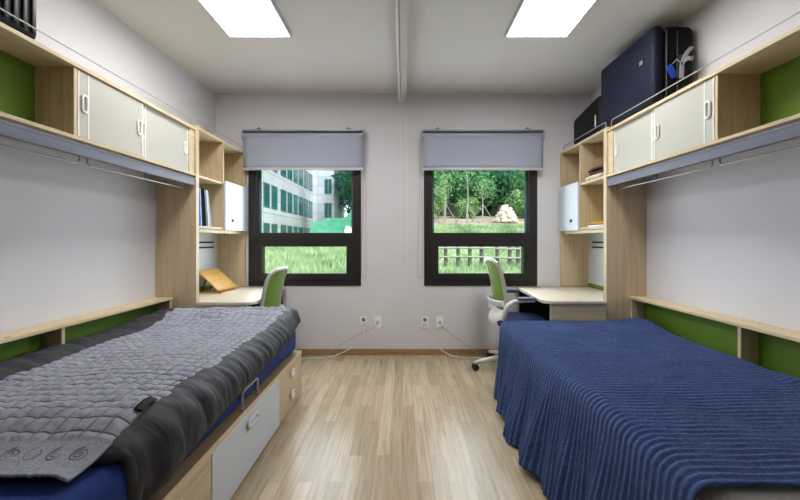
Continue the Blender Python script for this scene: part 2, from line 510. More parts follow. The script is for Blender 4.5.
def sub(o, levels=1):
    m = o.modifiers.new('subsurf', 'SUBSURF'); m.levels = levels; m.render_levels = levels
    return o

def solid(o, t, offset=0):
    m = o.modifiers.new('solidify', 'SOLIDIFY'); m.thickness = t; m.offset = offset
    return o

def smoothstep(a, b, x):
    t = max(0., min(1., (x-a)/(b-a))); return t*t*(3-2*t)
def lerp(a, b, t): return a+(b-a)*t
def nz(x, y, z=0): return noise.noise(Vector((x, y, z)))

def path_interp(pts):
    """Catmull-Rom through 2-D points, by arc length in 0..1."""
    P = [Vector(p) for p in pts]
    P = [P[0]*2-P[1]]+P+[P[-1]*2-P[-2]]
    s = []
    for i in range(1, len(P)-2):
        for k in range(12):
            t = k/12
            a, b, c, d = P[i-1], P[i], P[i+1], P[i+2]
            s.append(.5*((2*b)+(c-a)*t+(2*a-5*b+4*c-d)*t*t+(3*b-a-3*c+d)*t**3))
    s.append(P[-2])
    L = [0]
    for i in range(1, len(s)): L.append(L[-1]+(s[i]-s[i-1]).length)
    tot = L[-1]
    def f(t):
        d = t*tot
        lo, hi = 0, len(L)-1
        while hi-lo > 1:
            m = (lo+hi)//2
            if L[m] <= d: lo = m
            else: hi = m
        k = (d-L[lo])/max(1e-9, L[hi]-L[lo])
        return s[lo].lerp(s[hi], k)
    return f

# ------------------------------------------------------------------ dimensions
WX = 1.94           # side walls
YB = 3.92           # window wall
YF = -1.7           # wall behind the camera
ZC = 2.70
AF = 1.62           # front plane of the overhead units (distance from the centre line)
YPS = {-1: 2.96, 1: 3.01}   # foot plane / tall panel, per side
DV = {-1: 3.41, 1: 3.46}    # middle upright of the shelf units

# ------------------------------------------------------------------ room shell
struct('floor', MB().box(-WX-.15, WX+.15, YF-.15, YB+.15, -.12, 0, b=0), M['floor'])
struct('ceiling', MB().box(-WX-.15, WX+.15, YF-.15, YB+.15, ZC, ZC+.12, b=0), M['ceiling'])
struct('wall_left', MB().box(-WX-.15, -WX, YF, YB, 0, ZC, b=0), M['wall_panel'])
struct('wall_right', MB().box(WX, WX+.15, YF, YB, 0, ZC, b=0), M['wall_panel'])
struct('wall_front', MB().box(-WX-.15, WX+.15, YF-.15, YF, 0, ZC, b=0), M['wall_front'])
WINS = [(-1.60, -.435), (.218, 1.39)]
WZ0, WZ1 = .715, 2.22
wb = MB()
xs = [-WX-.15, WINS[0][0], WINS[0][1], WINS[1][0], WINS[1][1], WX+.15]
for i in range(5):
    if i in (1, 3):
        wb.box(xs[i], xs[i+1], YB, YB+.22, 0, WZ0, b=0); wb.box(xs[i], xs[i+1], YB, YB+.22, WZ1, ZC, b=0)
    else:
        wb.box(xs[i], xs[i+1], YB, YB+.22, 0, ZC, b=0)
bmesh.ops.remove_doubles(wb.bm, verts=wb.bm.verts, dist=1e-5)
struct('wall_back', wb, M['wall'])
struct('baseboard_back', MB().box(-WX, WX, YB-.012, YB, 0, .062, b=.003), M['base'])

# windows
def window(name, x0, x1):
    w = struct_empty(name, ((x0+x1)/2, YB, WZ0))
    y0, y1 = YB-.012, YB+.10
    fw = .085
    zt0, zt1 = 1.16, 1.265       # transom
    f = MB()
    f.box(x0, x0+fw, y0, y1, WZ0, WZ1, b=.004); f.box(x1-fw, x1, y0, y1, WZ0, WZ1, b=.004)
    f.box(x0+fw, x1-fw, y0, y1, WZ0, WZ0+.075, b=.004); f.box(x0+fw, x1-fw, y0, y1, WZ1-.08, WZ1, b=.004)
    f.box(x0+fw, x1-fw, y0, y1, zt0, zt1, b=.004)
    f.build('window_frame', M['winframe'], w)
    g = MB(); yy = YB+.05
    for (a, b2, c, d) in ((x0+fw, x0+fw+.022, zt1, WZ1-.08), (x1-fw-.022, x1-fw, zt1, WZ1-.08)):
        g.box(a, b2, yy, yy+.03, c, d, b=.002)
    g.build('glazing_strip', M['gasket'], w)
    p = MB(); p.box(x0+fw, x1-fw, yy+.01, yy+.014, zt1, WZ1-.08, b=0)
    p.build('upper_pane', M['glass'], w, smooth=False)
    s = MB(); sx0, sx1, sz0, sz1 = x0+fw-.012, x1-fw+.012, WZ0+.062, zt0+.012
    sw = .075
    ys0, ys1 = YB-.03, YB+.06
    s.box(sx0, sx0+sw, ys0, ys1, sz0, sz1, b=.004); s.box(sx1-sw, sx1, ys0, ys1, sz0, sz1, b=.004)
    s.box(sx0+sw, sx1-sw, ys0, ys1, sz0, sz0+.065, b=.004); s.box(sx0+sw, sx1-sw, ys0, ys1, sz1-.05, sz1, b=.004)
    so = s.build('opening_sash', M['winframe'], w)
    h = MB(); cx = (x0+x1)/2
    h.box(cx-.055, cx+.055, ys0-.014, ys0, sz1-.032, sz1-.016, b=.004)
    h.build('sash_handle', M['black'], so)
    p = MB(); p.box(sx0+sw, sx1-sw, YB+.02, YB+.024, sz0+.065, sz1-.05, b=0)
    p.build('lower_pane', M['glass'], so, smooth=False)
for i, (a, b_) in enumerate(WINS): window('window_%d' % (i+1), a, b_)

# ------------------------------------------------------------------ roller blinds
def blind(x0, x1, cord_x, label):
    t = thing('roller_blind', label, 'blind', ((x0+x1)/2, YB-.05, 1.93), 'roller blinds')
    r = MB(); r.box(x0, x1, YB-.075, YB-.005, 2.302, 2.318, b=.003); r.build('mounting_rail', M['blind_case'], t)
    for fx in (.13, .87):
        br = MB(); x = lerp(x0, x1, fx); br.box(x-.03, x+.03, YB-.06, YB-.001, 2.318, 2.328, b=.002); br.box(x-.006, x+.006, YB-.05, YB-.04, 2.328, 2.345, b=.001)
        br.build('bracket', M['winframe'], t)
    r = MB(); r.tube([(x0+.006, YB-.05, 2.252), (x1-.006, YB-.05, 2.252)], .032, 20); r.build('roller_tube', M['blind_case'], t)
    for x in (x0-.004, x1-.014):
        e = MB(); e.box(x, x+.018, YB-.09, YB-.01, 2.212, 2.30, b=.008, seg=2); e.build('end_cap', M['blind_case'], t)
    f = MB()
    def fab(u, v):
        x = lerp(x0+.018, x1-.018, u)
        return (x, YB-.083+.0015*math.sin(u*9), lerp(2.25, 1.922, v))
    f.grid(24, 10, fab); fo = f.build('blind_fabric', M['blind'], t); solid(fo, .0012)
    b2 = MB(); b2.box(x0+.012, x1-.012, YB-.091, YB-.073, 1.898, 1.925, b=.006, seg=2); b2.build('bottom_bar', M['white_metal'], t)
    c = MB()
    zb = .80
    loop = []
    for k in range(41):
        z = lerp(2.24, zb+.03, k/40); loop.append((cord_x-.012+.008*math.sin(k/40*5), YB-.05, z))
    for k in range(7):
        a = PI+PI*k/6; loop.append((cord_x+.008+.022*math.cos(a), YB-.05, zb+.025+.03*math.sin(a)))
    for k in range(41):
        z = lerp(zb+.03, 2.24, k/40); loop.append((cord_x+.028-.022*smoothstep(.2, 1, k/40), YB-.05, z))
    c.tube(loop, .0024, 6); c.build('bead_chain', M['cable_g'], t)
blind(-1.64, -.395, -.405, 'grey roller blind over the window that looks out on the white building')
blind(.19, 1.44, .172, 'grey roller blind over the window that looks out on the rock pile and forest')

# ------------------------------------------------------------------ ceiling: track and lights
t = thing('curtain_track', 'pale boxed track running along the middle of the ceiling to the back wall', 'curtain track', (0, 3.8, ZC))
MB().box(-.022, .032, -.2, 3.84, 2.585, ZC, b=.004).build('track_box', M['track'], t)
MB().box(-.046, -.026, -.2, 3.86, 2.60, ZC, b=.003).build('guide_rail', M['white_metal'], t)
c = MB()
c.tube([(-.036, 3.85, 2.61), (-.03, 3.875, 2.45), (-.018, 3.89, 1.9), (-.022, 3.895, 1.2), (-.015, 3.895, .93), (-.003, 3.895, .90), (.012, 3.895, .885)], .0028, 6)
c.tube([(-.03, 3.85, 2.61), (.03, 3.875, 2.4), (.036, 3.89, 1.9), (.03, 3.895, 1.2), (.046, 3.895, .93), (.03, 3.895, .87)], .0028, 6)
c.build('draw_cord', M['cable'], t)

def ceiling_light(x0, x1, y0, y1, label):
    t = thing('ceiling_light', label, 'ceiling light', ((x0+x1)/2, (y0+y1)/2, ZC), 'ceiling light panels')
    f = MB(); w = .014
    f.box(x0-w, x0, y0-w, y1+w, ZC-.035, ZC-.001, b=.002); f.box(x1, x1+w, y0-w, y1+w, ZC-.035, ZC-.001, b=.002)
    f.box(x0, x1, y0-w, y0, ZC-.035, ZC-.001, b=.002); f.box(x0, x1, y1, y1+w, ZC-.035, ZC-.001, b=.002)
    f.build('light_frame', M['lightframe'], t)
    d = MB(); d.box(x0, x1, y0, y1, ZC-.031, ZC-.004, b=0); d.build('diffuser', M['lightpanel'], t, smooth=False)
ceiling_light(-1.255, -.825, 2.10, 2.745, 'lit white ceiling panel above the bed with the grey quilt')
ceiling_light(.755, 1.185, 2.10, 2.745, 'lit white ceiling panel beside the navy suitcase')

# ------------------------------------------------------------------ furniture along both walls
def wire_rail(mb, ax, y0, y1, z0, z1, r=.0035):
    n = 5; pts = [(ax, y0, z0)]
    rc = .02; s = 1 if z1 > z0 else -1
    for k in range(n+1):
        a = PI/2*k/n; pts.append((ax, y0+rc-rc*math.cos(a), z1-s*rc+s*rc*math.sin(a)))
    for k in range(n+1):
        a = PI/2*k/n; pts.append((ax, y1-rc+rc*math.sin(a), z1-s*rc+s*rc*math.cos(a)))
    pts.append((ax, y1, z0))
    mb.tube(pts, r, 8)

def ring_handle(mb, x0, x1, cy, cz, w, h, t=.008):
    """An upright rounded ring standing off the door plane: x0 door, x1 outward."""
    pts = []
    r = w/2
    for k in range(9):
        a = PI*k/8; pts.append((x1, cy+r*math.cos(a), cz+h/2-r+r*math.sin(a)))
    for k in range(9):
        a = PI+PI*k/8; pts.append((x1, cy+r*math.cos(a), cz-h/2+r+r*math.sin(a)))
    mb.tube(pts, t*.75, 8, closed=True)

def overhead(s, label):
    YP = YPS[s]; sh = .085 if s > 0 else 0; bk = 1.825 if s < 0 else 1.852
    Y0 = -.3
    t = thing('overhead_cabinet', label, 'wall cabinet', (s*1.74, 1.3, 1.69), 'overhead cabinets')
    c = MB(s)
    c.box(AF, WX-.002, Y0, YP-.003, 2.05, 2.07); c.box(AF, WX-.002, Y0, YP-.003, 1.69, 1.708)
    c.box(AF+.012, WX-.002, YP-.07, YP-.003, 1.708, 2.05)
    c.box(AF, WX-.002, Y0, Y0+.02, 1.708, 2.05)
    c.build('carcass', M['wood_y'], t)
    MB(s).box(AF+.01, bk, 1.872+sh, 1.892+sh, 1.708, 2.05).build('divider', M['wood_z'], t)
    MB(s).box(bk, bk+.014, Y0+.02, YP-.07, 1.708, 2.05, b=0).build('back_panel', M['green'], t)
    # sliding doors on two tracks
    for (ya, yb, ax) in ((1.894+sh, 2.372+sh, AF+.012), (2.345+sh, YP-.072, AF+.024)):
        d = MB(s); d.box(ax, ax+.008, ya, yb, 1.712, 2.046, b=.001)
        do = d.build('sliding_door', M['frost'], t)
        for yy in (ya, yb-.010):
            st = MB(s); st.box(ax-.003, ax+.010, yy, yy+.010, 1.712, 2.046, b=.001)
            st.build('door_edge', M['white_pl'], do)
        st = MB(s); st.box(ax-.0015, ax+.009, ya+.062, ya+.072, 1.712, 2.046, b=.001); st.build('door_rib', M['white_pl'], do)
        for yy in (ya+.04, yb-.036):
            h = MB(s); ring_handle(h, ax, ax-.004, yy, 1.885, .03, .085); h.build('handle', M['white_pl'], do)
    v = MB(s)
    v.box(AF+.006, AF+.03, Y0, YP-.005, 1.616, 1.678, b=.004, seg=2)
    vo = v.build('valance_profile', M['alu'], t)
    MB(s).box(AF+.0055, AF+.02, Y0, YP-.006, 1.664, 1.667, b=0).build('groove', M['alu_dark'], vo)
    for (ya, yb) in ((2.035+sh*.5, YP-.012), (.92, 1.985+sh*.5)):
        r = MB(s); wire_rail(r, 1.70, ya, yb, 1.69, 1.592, .0042)
        ym = (ya+yb)/2
        ro = r.build('hanging_rail', M['wire'], t)
        MB(s).box(1.694, 1.706, ym-.008, ym+.008, 1.596, 1.69, b=.002).build('hanger_bracket', M['alu'], ro)
    r = MB(s); wire_rail(r, AF+.012, Y0+.05, YP-.05, 2.07, 2.128, .0035)
    r.build('guard_wire', M['wire'], t)
    return t
overhead(-1, 'pale maple overhead cabinet with frosted sliding doors above the grey quilted bed')
overhead(1, 'pale maple overhead cabinet with frosted sliding doors under the navy suitcase')

def hutch(s, label):
    YE = 3.895; YP = YPS[s]; D = DV[s]
    t = thing('desk_hutch', label, 'shelf unit', (s*1.77, 3.4, 0), 'desk shelf units')
    MB(s).box(AF, WX-.003, YP, YP+.045, 0, 2.09, b=.002).build('side_panel', M['wood_z'], t)
    MB(s).box(AF, WX-.003, YE-.02, YE, .712, 2.09, b=.002).build('side_panel', M['wood_z'], t)
    for (z0, z1) in ((2.07, 2.09), (1.69, 1.708), (1.285, 1.303)):
        MB(s).box(AF+.002, WX-.004, YP+.046, YE-.021, z0, z1).build('shelf', M['wood_y'], t)
    MB(s).box(AF+.002, 1.90, D, D+.018, 1.304, 2.069).build('divider', M['wood_z'], t)
    MB(s).box(1.90, 1.912, YP+.046, YE-.021, 1.304, 2.069, b=0).build('back_panel', M['wood_z'], t)
    b = MB(s); b.box(1.90, 1.912, YP+.046, YE-.021, .75, 1.284, b=0); bo = b.build('white_back_board', M['white_lam'], t)
    sl = MB(s)
    for z in (1.168, 1.118): sl.box(1.896, 1.9, YP+.25, YE-.10, z-.008, z+.008, b=.001)
    sl.build('cable_slot', M['slot'], bo)
    MB(s).box(1.898, 1.912, YP+.046, YE-.021, .712, .749, b=0).build('green_strip', M['green'], t)
    l = MB(s); l.box(AF+.03, AF+.11, YP+.06, YE-.03, 1.252, 1.284, b=.004); l.build('shelf_lamp', M['cream'], t)
    d = MB(s); d.box(AF-.02, AF, D+.002, YE+.004, 1.28, 1.725, b=.002); do = d.build('door', M['white_lam'], t)
    k = MB(s)
    k.lathe([(.0, 0), (.016, 0), (.018, .002), (.016, .004), (.0, .005)], n=20, mat=Matrix.Translation((AF-.02, D+.14, 1.372)) @ Matrix.Rotation(-PI/2, 4, 'Y') @ Matrix.Diagonal((1.0, 1.55, 1, 1)))
    ko = k.build('lock', M['black'], do)
    r = MB(s); wire_rail(r, AF+.012, YP+.03, YE-.06, 2.09, 2.14, .0035); r.build('guard_wire', M['wire'], t)
    return t
hutch(-1, 'pale maple shelf unit holding books over the desk with the wooden reading stand')
hutch(1, 'pale maple shelf unit holding a brown hat, below the small black bag')

def desk(s, label):
    YP = YPS[s]-.03
    YE = 3.90
    t = thing('desk', label, 'desk', (s*1.5, 3.4, 0), 'desks')
    poly = [(1.915, YP+.048), (1.915, YE), (1.168, YE)]
    # rounded near corner
    ed = .045 if s < 0 else 0
    cx, cy, r = 1.185+ed, YP+.048+.07, .07
    poly = [(1.61, YP-.0), (1.61, YP+.077), (1.915, YP+.077), (1.915, YE), (1.165+ed, YE), (1.118+ed, cy+.05)]
    for k in range(7):
        a = PI+PI/2*k/6; poly.append((cx+r*math.cos(a), YP+.07+r*math.sin(a)))
    MB(s).prism(poly, 'Z', .684, .709, b=.003, seg=2).build('desk_top', M['desk_top'], t)
    MB(s).box(1.168+ed, 1.61, YP+.01, YP+.03, 0, .683).build('side_panel', M['wood_x'], t)
    MB(s).box(1.19+ed, 1.60, YE-.045, YE-.02, 0, .683).build('rear_panel', M['black'], t)
    MB(s).box(1.58, 1.60, YP+.031, YE-.046, .25, .683).build('modesty_panel', M['black'], t)
    return t
desk(-1, 'cream topped desk carrying the wooden reading stand')
desk(1, 'bare cream topped desk with the white framed chair drawn back from it')

def ledge(s, label):
    YP = YPS[s]
    t = thing('bedside_ledge', label, 'ledge', (s*1.87, 1.4, .3), 'bedside ledges')
    MB(s).box(1.80, WX-.002, .2, YP-.003, .724, .742, b=.002).build('top_board', M['edge'], t)
    MB(s).box(1.905, 1.92, .2, YP-.003, .0, .723, b=0).build('back_panel', M['green'], t)
    for y in (2.0+(.02 if s > 0 else 0), YP-.03, .6):
        MB(s).box(1.806, 1.904, y, y+.022, .0, .723).build('divider', M['wood_z'], t)
ledge(-1, 'wall ledge with lime green backing along the grey quilted bed')
ledge(1, 'wall ledge with lime green backing along the navy covered bed')

# ------------------------------------------------------------------ beds
BX = .78
def bed(s, label):
    Y0, Y1 = .78, 2.905
    t = thing('storage_bed', label, 'bed', (s*1.28, 1.85, 0), 'storage beds')
    c = MB(s)
    c.box(BX+.02, 1.795, Y0, Y1, .015, .318); c.box(BX+.03, 1.79, Y0+.02, Y1-.02, 0, .016, b=0)
    c.build('bed_box', M['wood_y'], t)
    MB(s).box(BX+.004, 1.795, Y0, Y1+.002, .319, .343, b=.002).build('deck_board', M['base_top'], t)
    MB(s).box(BX, BX+.0039, Y0, Y1+.002, .318, .344, b=.001).build('edge_band', M['edge'], t)
    def pull(mb, y, z, w=.078, h=.04):
        pts = []
        r = h/2
        for k in range(7):
            a = -PI/2+PI*k/6; pts.append((BX-.009, y+w/2-r+r*math.cos(a), z+r*math.sin(a)))
        for k in range(7):
            a = PI/2+PI*k/6; pts.append((BX-.009, y-w/2+r+r*math.cos(a), z+r*math.sin(a)))
        mb.tube(pts, .0075, 8, closed=True)
        mb.box(BX-.008, BX+.001, y-w/2+.006, y+w/2-.006, z-r+.004, z+r-.004, b=.002)
    for (ya, yb) in ((2.392, 2.904), (1.03, 1.54)):
        for (za, zb) in ((.02, .165), (.169, .316)):
            d = MB(s); d.box(BX+.001, BX+.0195, ya, yb, za, zb, b=.002)
            do = d.build('drawer', M['wood_y'], t)
            h = MB(s); pull(h, (ya+yb)/2+.0, (za+zb)/2+.02); h.build('drawer_pull', M['white_pl'], do)
    d = MB(s); d.box(BX-.001, BX+.0195, 1.544, 2.388, .02, .316, b=.002)
    do = d.build('white_door', M['white_lam'], t)
    h = MB(s); pull(h, 1.945, .262, .12, .034); h.build('door_pull', M['white_metal'], do)
    g = MB(s)
    n = 5; pts = [(BX+.02, 1.885, .343)]
    wire_rail(g, BX+.022, 1.885, 2.085, .343, .432, .0065)
    for y in (1.885, 2.085): g.lathe([(.0, .343), (.014, .343), (.014, .352), (.0, .353)], c=(BX+.022, y, 0), n=14)
    g.build('mattress_guard', M['chrome'], t)
    return t
bed(-1, 'low storage bed with drawers and a white door beneath the grey quilt')
bed(1, 'low storage bed mostly hidden by the navy ribbed blanket')

def mattress(s, x0, x1, y0, y1, z0, z1, mat, label):
    m = MB(s); m.box(x0, x1, y0, y1, z0, z1, b=.05, seg=4)
    o = m.build('mattress', mat, angle=80); return tag(o, label, 'mattress')
mattress(-1, .812, 1.79, .80, 2.905, .343, .54, M['sheet_blue'], 'mattress in a blue sheet under the charcoal comforter')
mattress(1, .815, 1.79, .62, 2.89, .343, .535, M['sheet_grey'], 'beige grey mattress showing at the near end of the navy blanket')

# --- charcoal comforter, left bed
def interp(pts, y):
    if y <= pts[0][0]: return pts[0][1]
    for (a, b), (c, d) in zip(pts, pts[1:]):
        if y <= c: return lerp(b, d, (y-a)/(c-a))
    return pts[-1][1]
def edge_z(y):
    return interp([(1.15, .395), (1.27, .405), (1.52, .436), (1.965, .473), (2.43, .496), (2.7, .53), (2.96, .585)], y)
def comf(u, v):
    """u along the bed (0 near, 1 foot), v from the wall side to the hanging front edge"""
    skew = smoothstep(.45, 1, v)
    y = lerp(1.03+.12*skew+.02*math.sin(v*9), 2.95, u)
    ez = edge_z(y); foot = smoothstep(2.2, 2.75, y)
    up = .03*foot
    f = path_interp([(1.865, .60), (1.79, .61+up), (1.62, .59+up), (1.25, .592+up), (1.0, .60+up), (.87, .622+up), (.815, .610+up), (.772, .565+up*.6), (.768, lerp(.56, ez, .6)), (.79, ez+.012), (.82, ez+.02)])
    p = f(v)
    x, z = p.x, p.y
    w = smoothstep(.86, .76, x) if v > .4 else 0
    # gathered folds running down the hanging side, slightly slanted
    q = y+.35*(z-.5)
    f1 = nz(q*15, 1.3, z*3); f2 = nz(q*34, 7.7, z*6); f3 = nz(y*5, 4, 2)
    fold = .020*f1+.011*f2+.016*f3
    rid = .010*(1-abs(nz(q*21, 3.1, z*4))*2)
    k = w*(1-.3*smoothstep(.93, 1, v))
    x -= (fold+rid)*k*.62; z += (fold*.45+rid*.3)*k
    z += (1-w)*(.008*nz(x*4, y*4, 2)+.008*nz(x*14, y*14, 9))
    z += .022*smoothstep(1.64, 1.74, x)*(.5+nz(y*9, 2, 6))       # bunched edge along the wall ledge
    e = smoothstep(.10, .0, u)
    ee = smoothstep(.055, .0, u)
    z -= e*.03+ee*lerp(.055, .0, smoothstep(.55, .8, v)); x += .05*ee*skew
    e2 = smoothstep(.965, 1, u)
    z -= e2*.03*(1-.4*skew)
    x += .045*smoothstep(2.55, 2.95, y)*w
    return (x, y, z)
_cf = {}
EC = 8
def comf_closed(u, v):
    i = u*(230+EC)
    if i >= EC: return comf((i-EC)/230, v)
    t = 1-i/EC
    p = comf(0, v); x, y, z = p
    w = smoothstep(.9, .8, x)
    qx, qz = (x, .548) if x > .84 else (lerp(x, .83, .9), lerp(.548, z, w))
    k = math.sin(PI*t)
    return (lerp(x, qx, t)+.010*nz(v*30, t*3, 1), y-.035*k*(.6+.4*w)+.015*nz(v*22, t*4, 5)*k, lerp(z, min(z, qz), t)-.01*k)
cm = MB(-1); cm.grid(230+EC, 100, comf_closed)
co = cm.build('comforter', M['comforter'], angle=180)
solid(co, .03, 0)
tag(co, 'puffy charcoal comforter spilling over the side of the blue mattress', 'comforter')

# --- grey quilt
QP = .051
def quilt_pos(a, b):
    """a: metres from the near hem along the bed, b: 0 at the front edge .. 1 at the wall-side edge"""
    y = .985+a*.975
    xf = lerp(.872, .832, smoothstep(1.0, 1.4, y))+.012*smoothstep(1.5, 2.6, y)+.010*nz(y*5, 0, 5)
    xb = 1.575+.13*smoothstep(2.35, 2.9, y)+.012*nz(y*4, 9, 5)
    x = lerp(xf, xb, b)
    foot = smoothstep(2.2, 2.75, y)
    z = .638+.03*foot-.012*smoothstep(.06, .0, b)
    z += .010*nz(x*3.2, y*3.2, 11)+.007*nz(x*9, y*6, 3)
    z += .007*math.sin(y*34+3*nz(x*3, y*2, 1))*smoothstep(2.2, 2.6, y)
    z += .012*math.exp(-((y-2.62-.04*math.sin(x*5))/.03)**2)*smoothstep(1.0, 1.4, x)
    d = smoothstep(.26, .02, a)
    z -= .062*d
    z -= .035*smoothstep(1.93, 2.02, a)
    return Vector((x, y, z))
def quilt(u, v):
    a = u*2.02; b = v
    p = quilt_pos(a, b); bm_ = b*.75
    if a > .13:
        ka = a/QP; kb = bm_/QP
        h = (abs(math.sin(PI*ka))*abs(math.sin(PI*kb)))**.45
        p.z += .0095*h-.004
        p.z += .005*nz(a*22, bm_*22, 2)+.003*nz(a*48, bm_*48, 6); p.x += .005*nz(a*20, bm_*20, 2)
    elif a < .022:
        p.z += .004*nz(bm_*60, a*20, 1)
    else:
        p.z += .003*nz(bm_*24, a*24, 5)
    return tuple(p)
qm = MB(-1); qm.grid(400, 164, quilt, uv=(2.02, .75))
qt = thing('quilt', 'grey diamond stitched quilt spread over the charcoal comforter', 'quilt', (-1.28, 2.0, .62))
qo = qm.build('quilt_cloth', M['quilt'], qt, angle=180); solid(qo, .008, 0)
k = 0
while k*.068 < .66:
    b0 = .045+k*.068
    pts = []; sc_ = MB(-1)
    for i in range(30):
        th = i/29*2.2*2*PI; r = .003+.022*(i/29)
        q = quilt_pos(.078+r*math.sin(th), (b0+r*math.cos(th))/.75); pts.append((q.x, q.y, q.z+.0035))
    sc_.tube(pts, .0020, 6); k += 1
    sc_.build('embroidered_scroll', M['quilt_line'], qt)
tb = MB(-1)
def tab(u, v):
    q = quilt_pos(.24+.085*u, (-.004+.028*v+.01*u)/.75); return (q.x-.004, q.y, q.z+.012+.004*math.sin(u*PI))
tb.grid(8, 3, tab); to = tb.build('cloth_tab', M['black_bag'], qt); solid(to, .003)

# --- navy ribbed blanket, right bed
RP = .029
TX, TZ, TY = .795, .562, 2.90      # edge of the top on the aisle side, its height, its foot edge
NY = .965
def interp(pts, y):
    if y <= pts[0][0]: return pts[0][1]
    for (a, b), (c, d) in zip(pts, pts[1:]):
        if y <= c: return lerp(b, d, (y-a)/(c-a))
    return pts[-1][1]
FL = [(.9, .07), (1.4, .08), (1.65, .075), (1.9, .125), (2.2, .115), (2.45, .10), (2.7, .055), (2.92, .015)]
def blanket(u, v):
    # u: along the bed, v: across; flat cloth coordinates
    a_len = TY-NY+.30
    y = NY+u*a_len                      # beyond TY it hangs over the foot
    xw = 1.735+.065*smoothstep(2.3, 2.8, y)+.012*nz(y*5, 6, 1)
    side = .575+.02*math.sin(y*9)
    xx = xw-v*(xw-TX+side)              # below TX it hangs over the side
    a = max(0, TX-xx); b = max(0, y-TY)
    r = math.hypot(a, b)
    h = (abs(math.sin(PI*(y+.004*nz(xx*6, y*3, 5))/RP)))**.6*.0085-.004
    h += .0018*nz(xx*70, y*40, 4)
    base_x, base_y = max(xx, TX), min(y, TY)
    if r <= 1e-9:
        z = TZ+h+.005*nz(xx*3, y*3, 2)+.003*nz(xx*8, y*2.5, 9)
        z += .025*smoothstep(.08, 0, xw-xx)*(.45+nz(y*5, 1, 8))
        z += .022*smoothstep(.35, 0, xw-xx)*smoothstep(2.5, 2.87, y)
        return (xx, y, z)
    dx, dy = a/r, b/r
    R = .045
    if r < R*PI/2:
        th = r/R; out = R*math.sin(th); drop = R*(1-math.cos(th))
    else:
        out = R; drop = R+(r-R*PI/2)
    f = drop/.54
    yy = min(y, TY)
    flare = interp(FL, yy)*f**1.1
    fl = smoothstep(.10, .95, f)
    ph = y*2*PI/.31+1.8*nz(y*1.7, 0, 4)
    if b <= 0:
        fold = (.024*math.sin(ph)+.010*math.sin(ph*2.3+1)+.022*nz(y*6, f*1.2, 6))*fl
    else:
        fold = .01*math.sin(xx*2*PI/.25)*fl
    o = out-R+flare+fold
    z = TZ-drop+h*(1-min(1, f*3))+.012*math.sin(ph*.5+.6)*fl
    px = base_x-dx*(R*0+out+flare+fold+h*min(1, f*3)); py = base_y+dy*(out+flare*.3+h*min(1, f*3))
    return (px, py, max(z, .010+.004*math.sin(y*50)))
bmx = MB(1); bmx.grid(600, 120, blanket, uv=(TY-NY+.30, 1.54))
bo = bmx.build('blanket', M['blanket'], angle=180); solid(bo, .007, 0)
tag(bo, 'navy blue ribbed blanket draped over the bed and down to the floor', 'blanket')

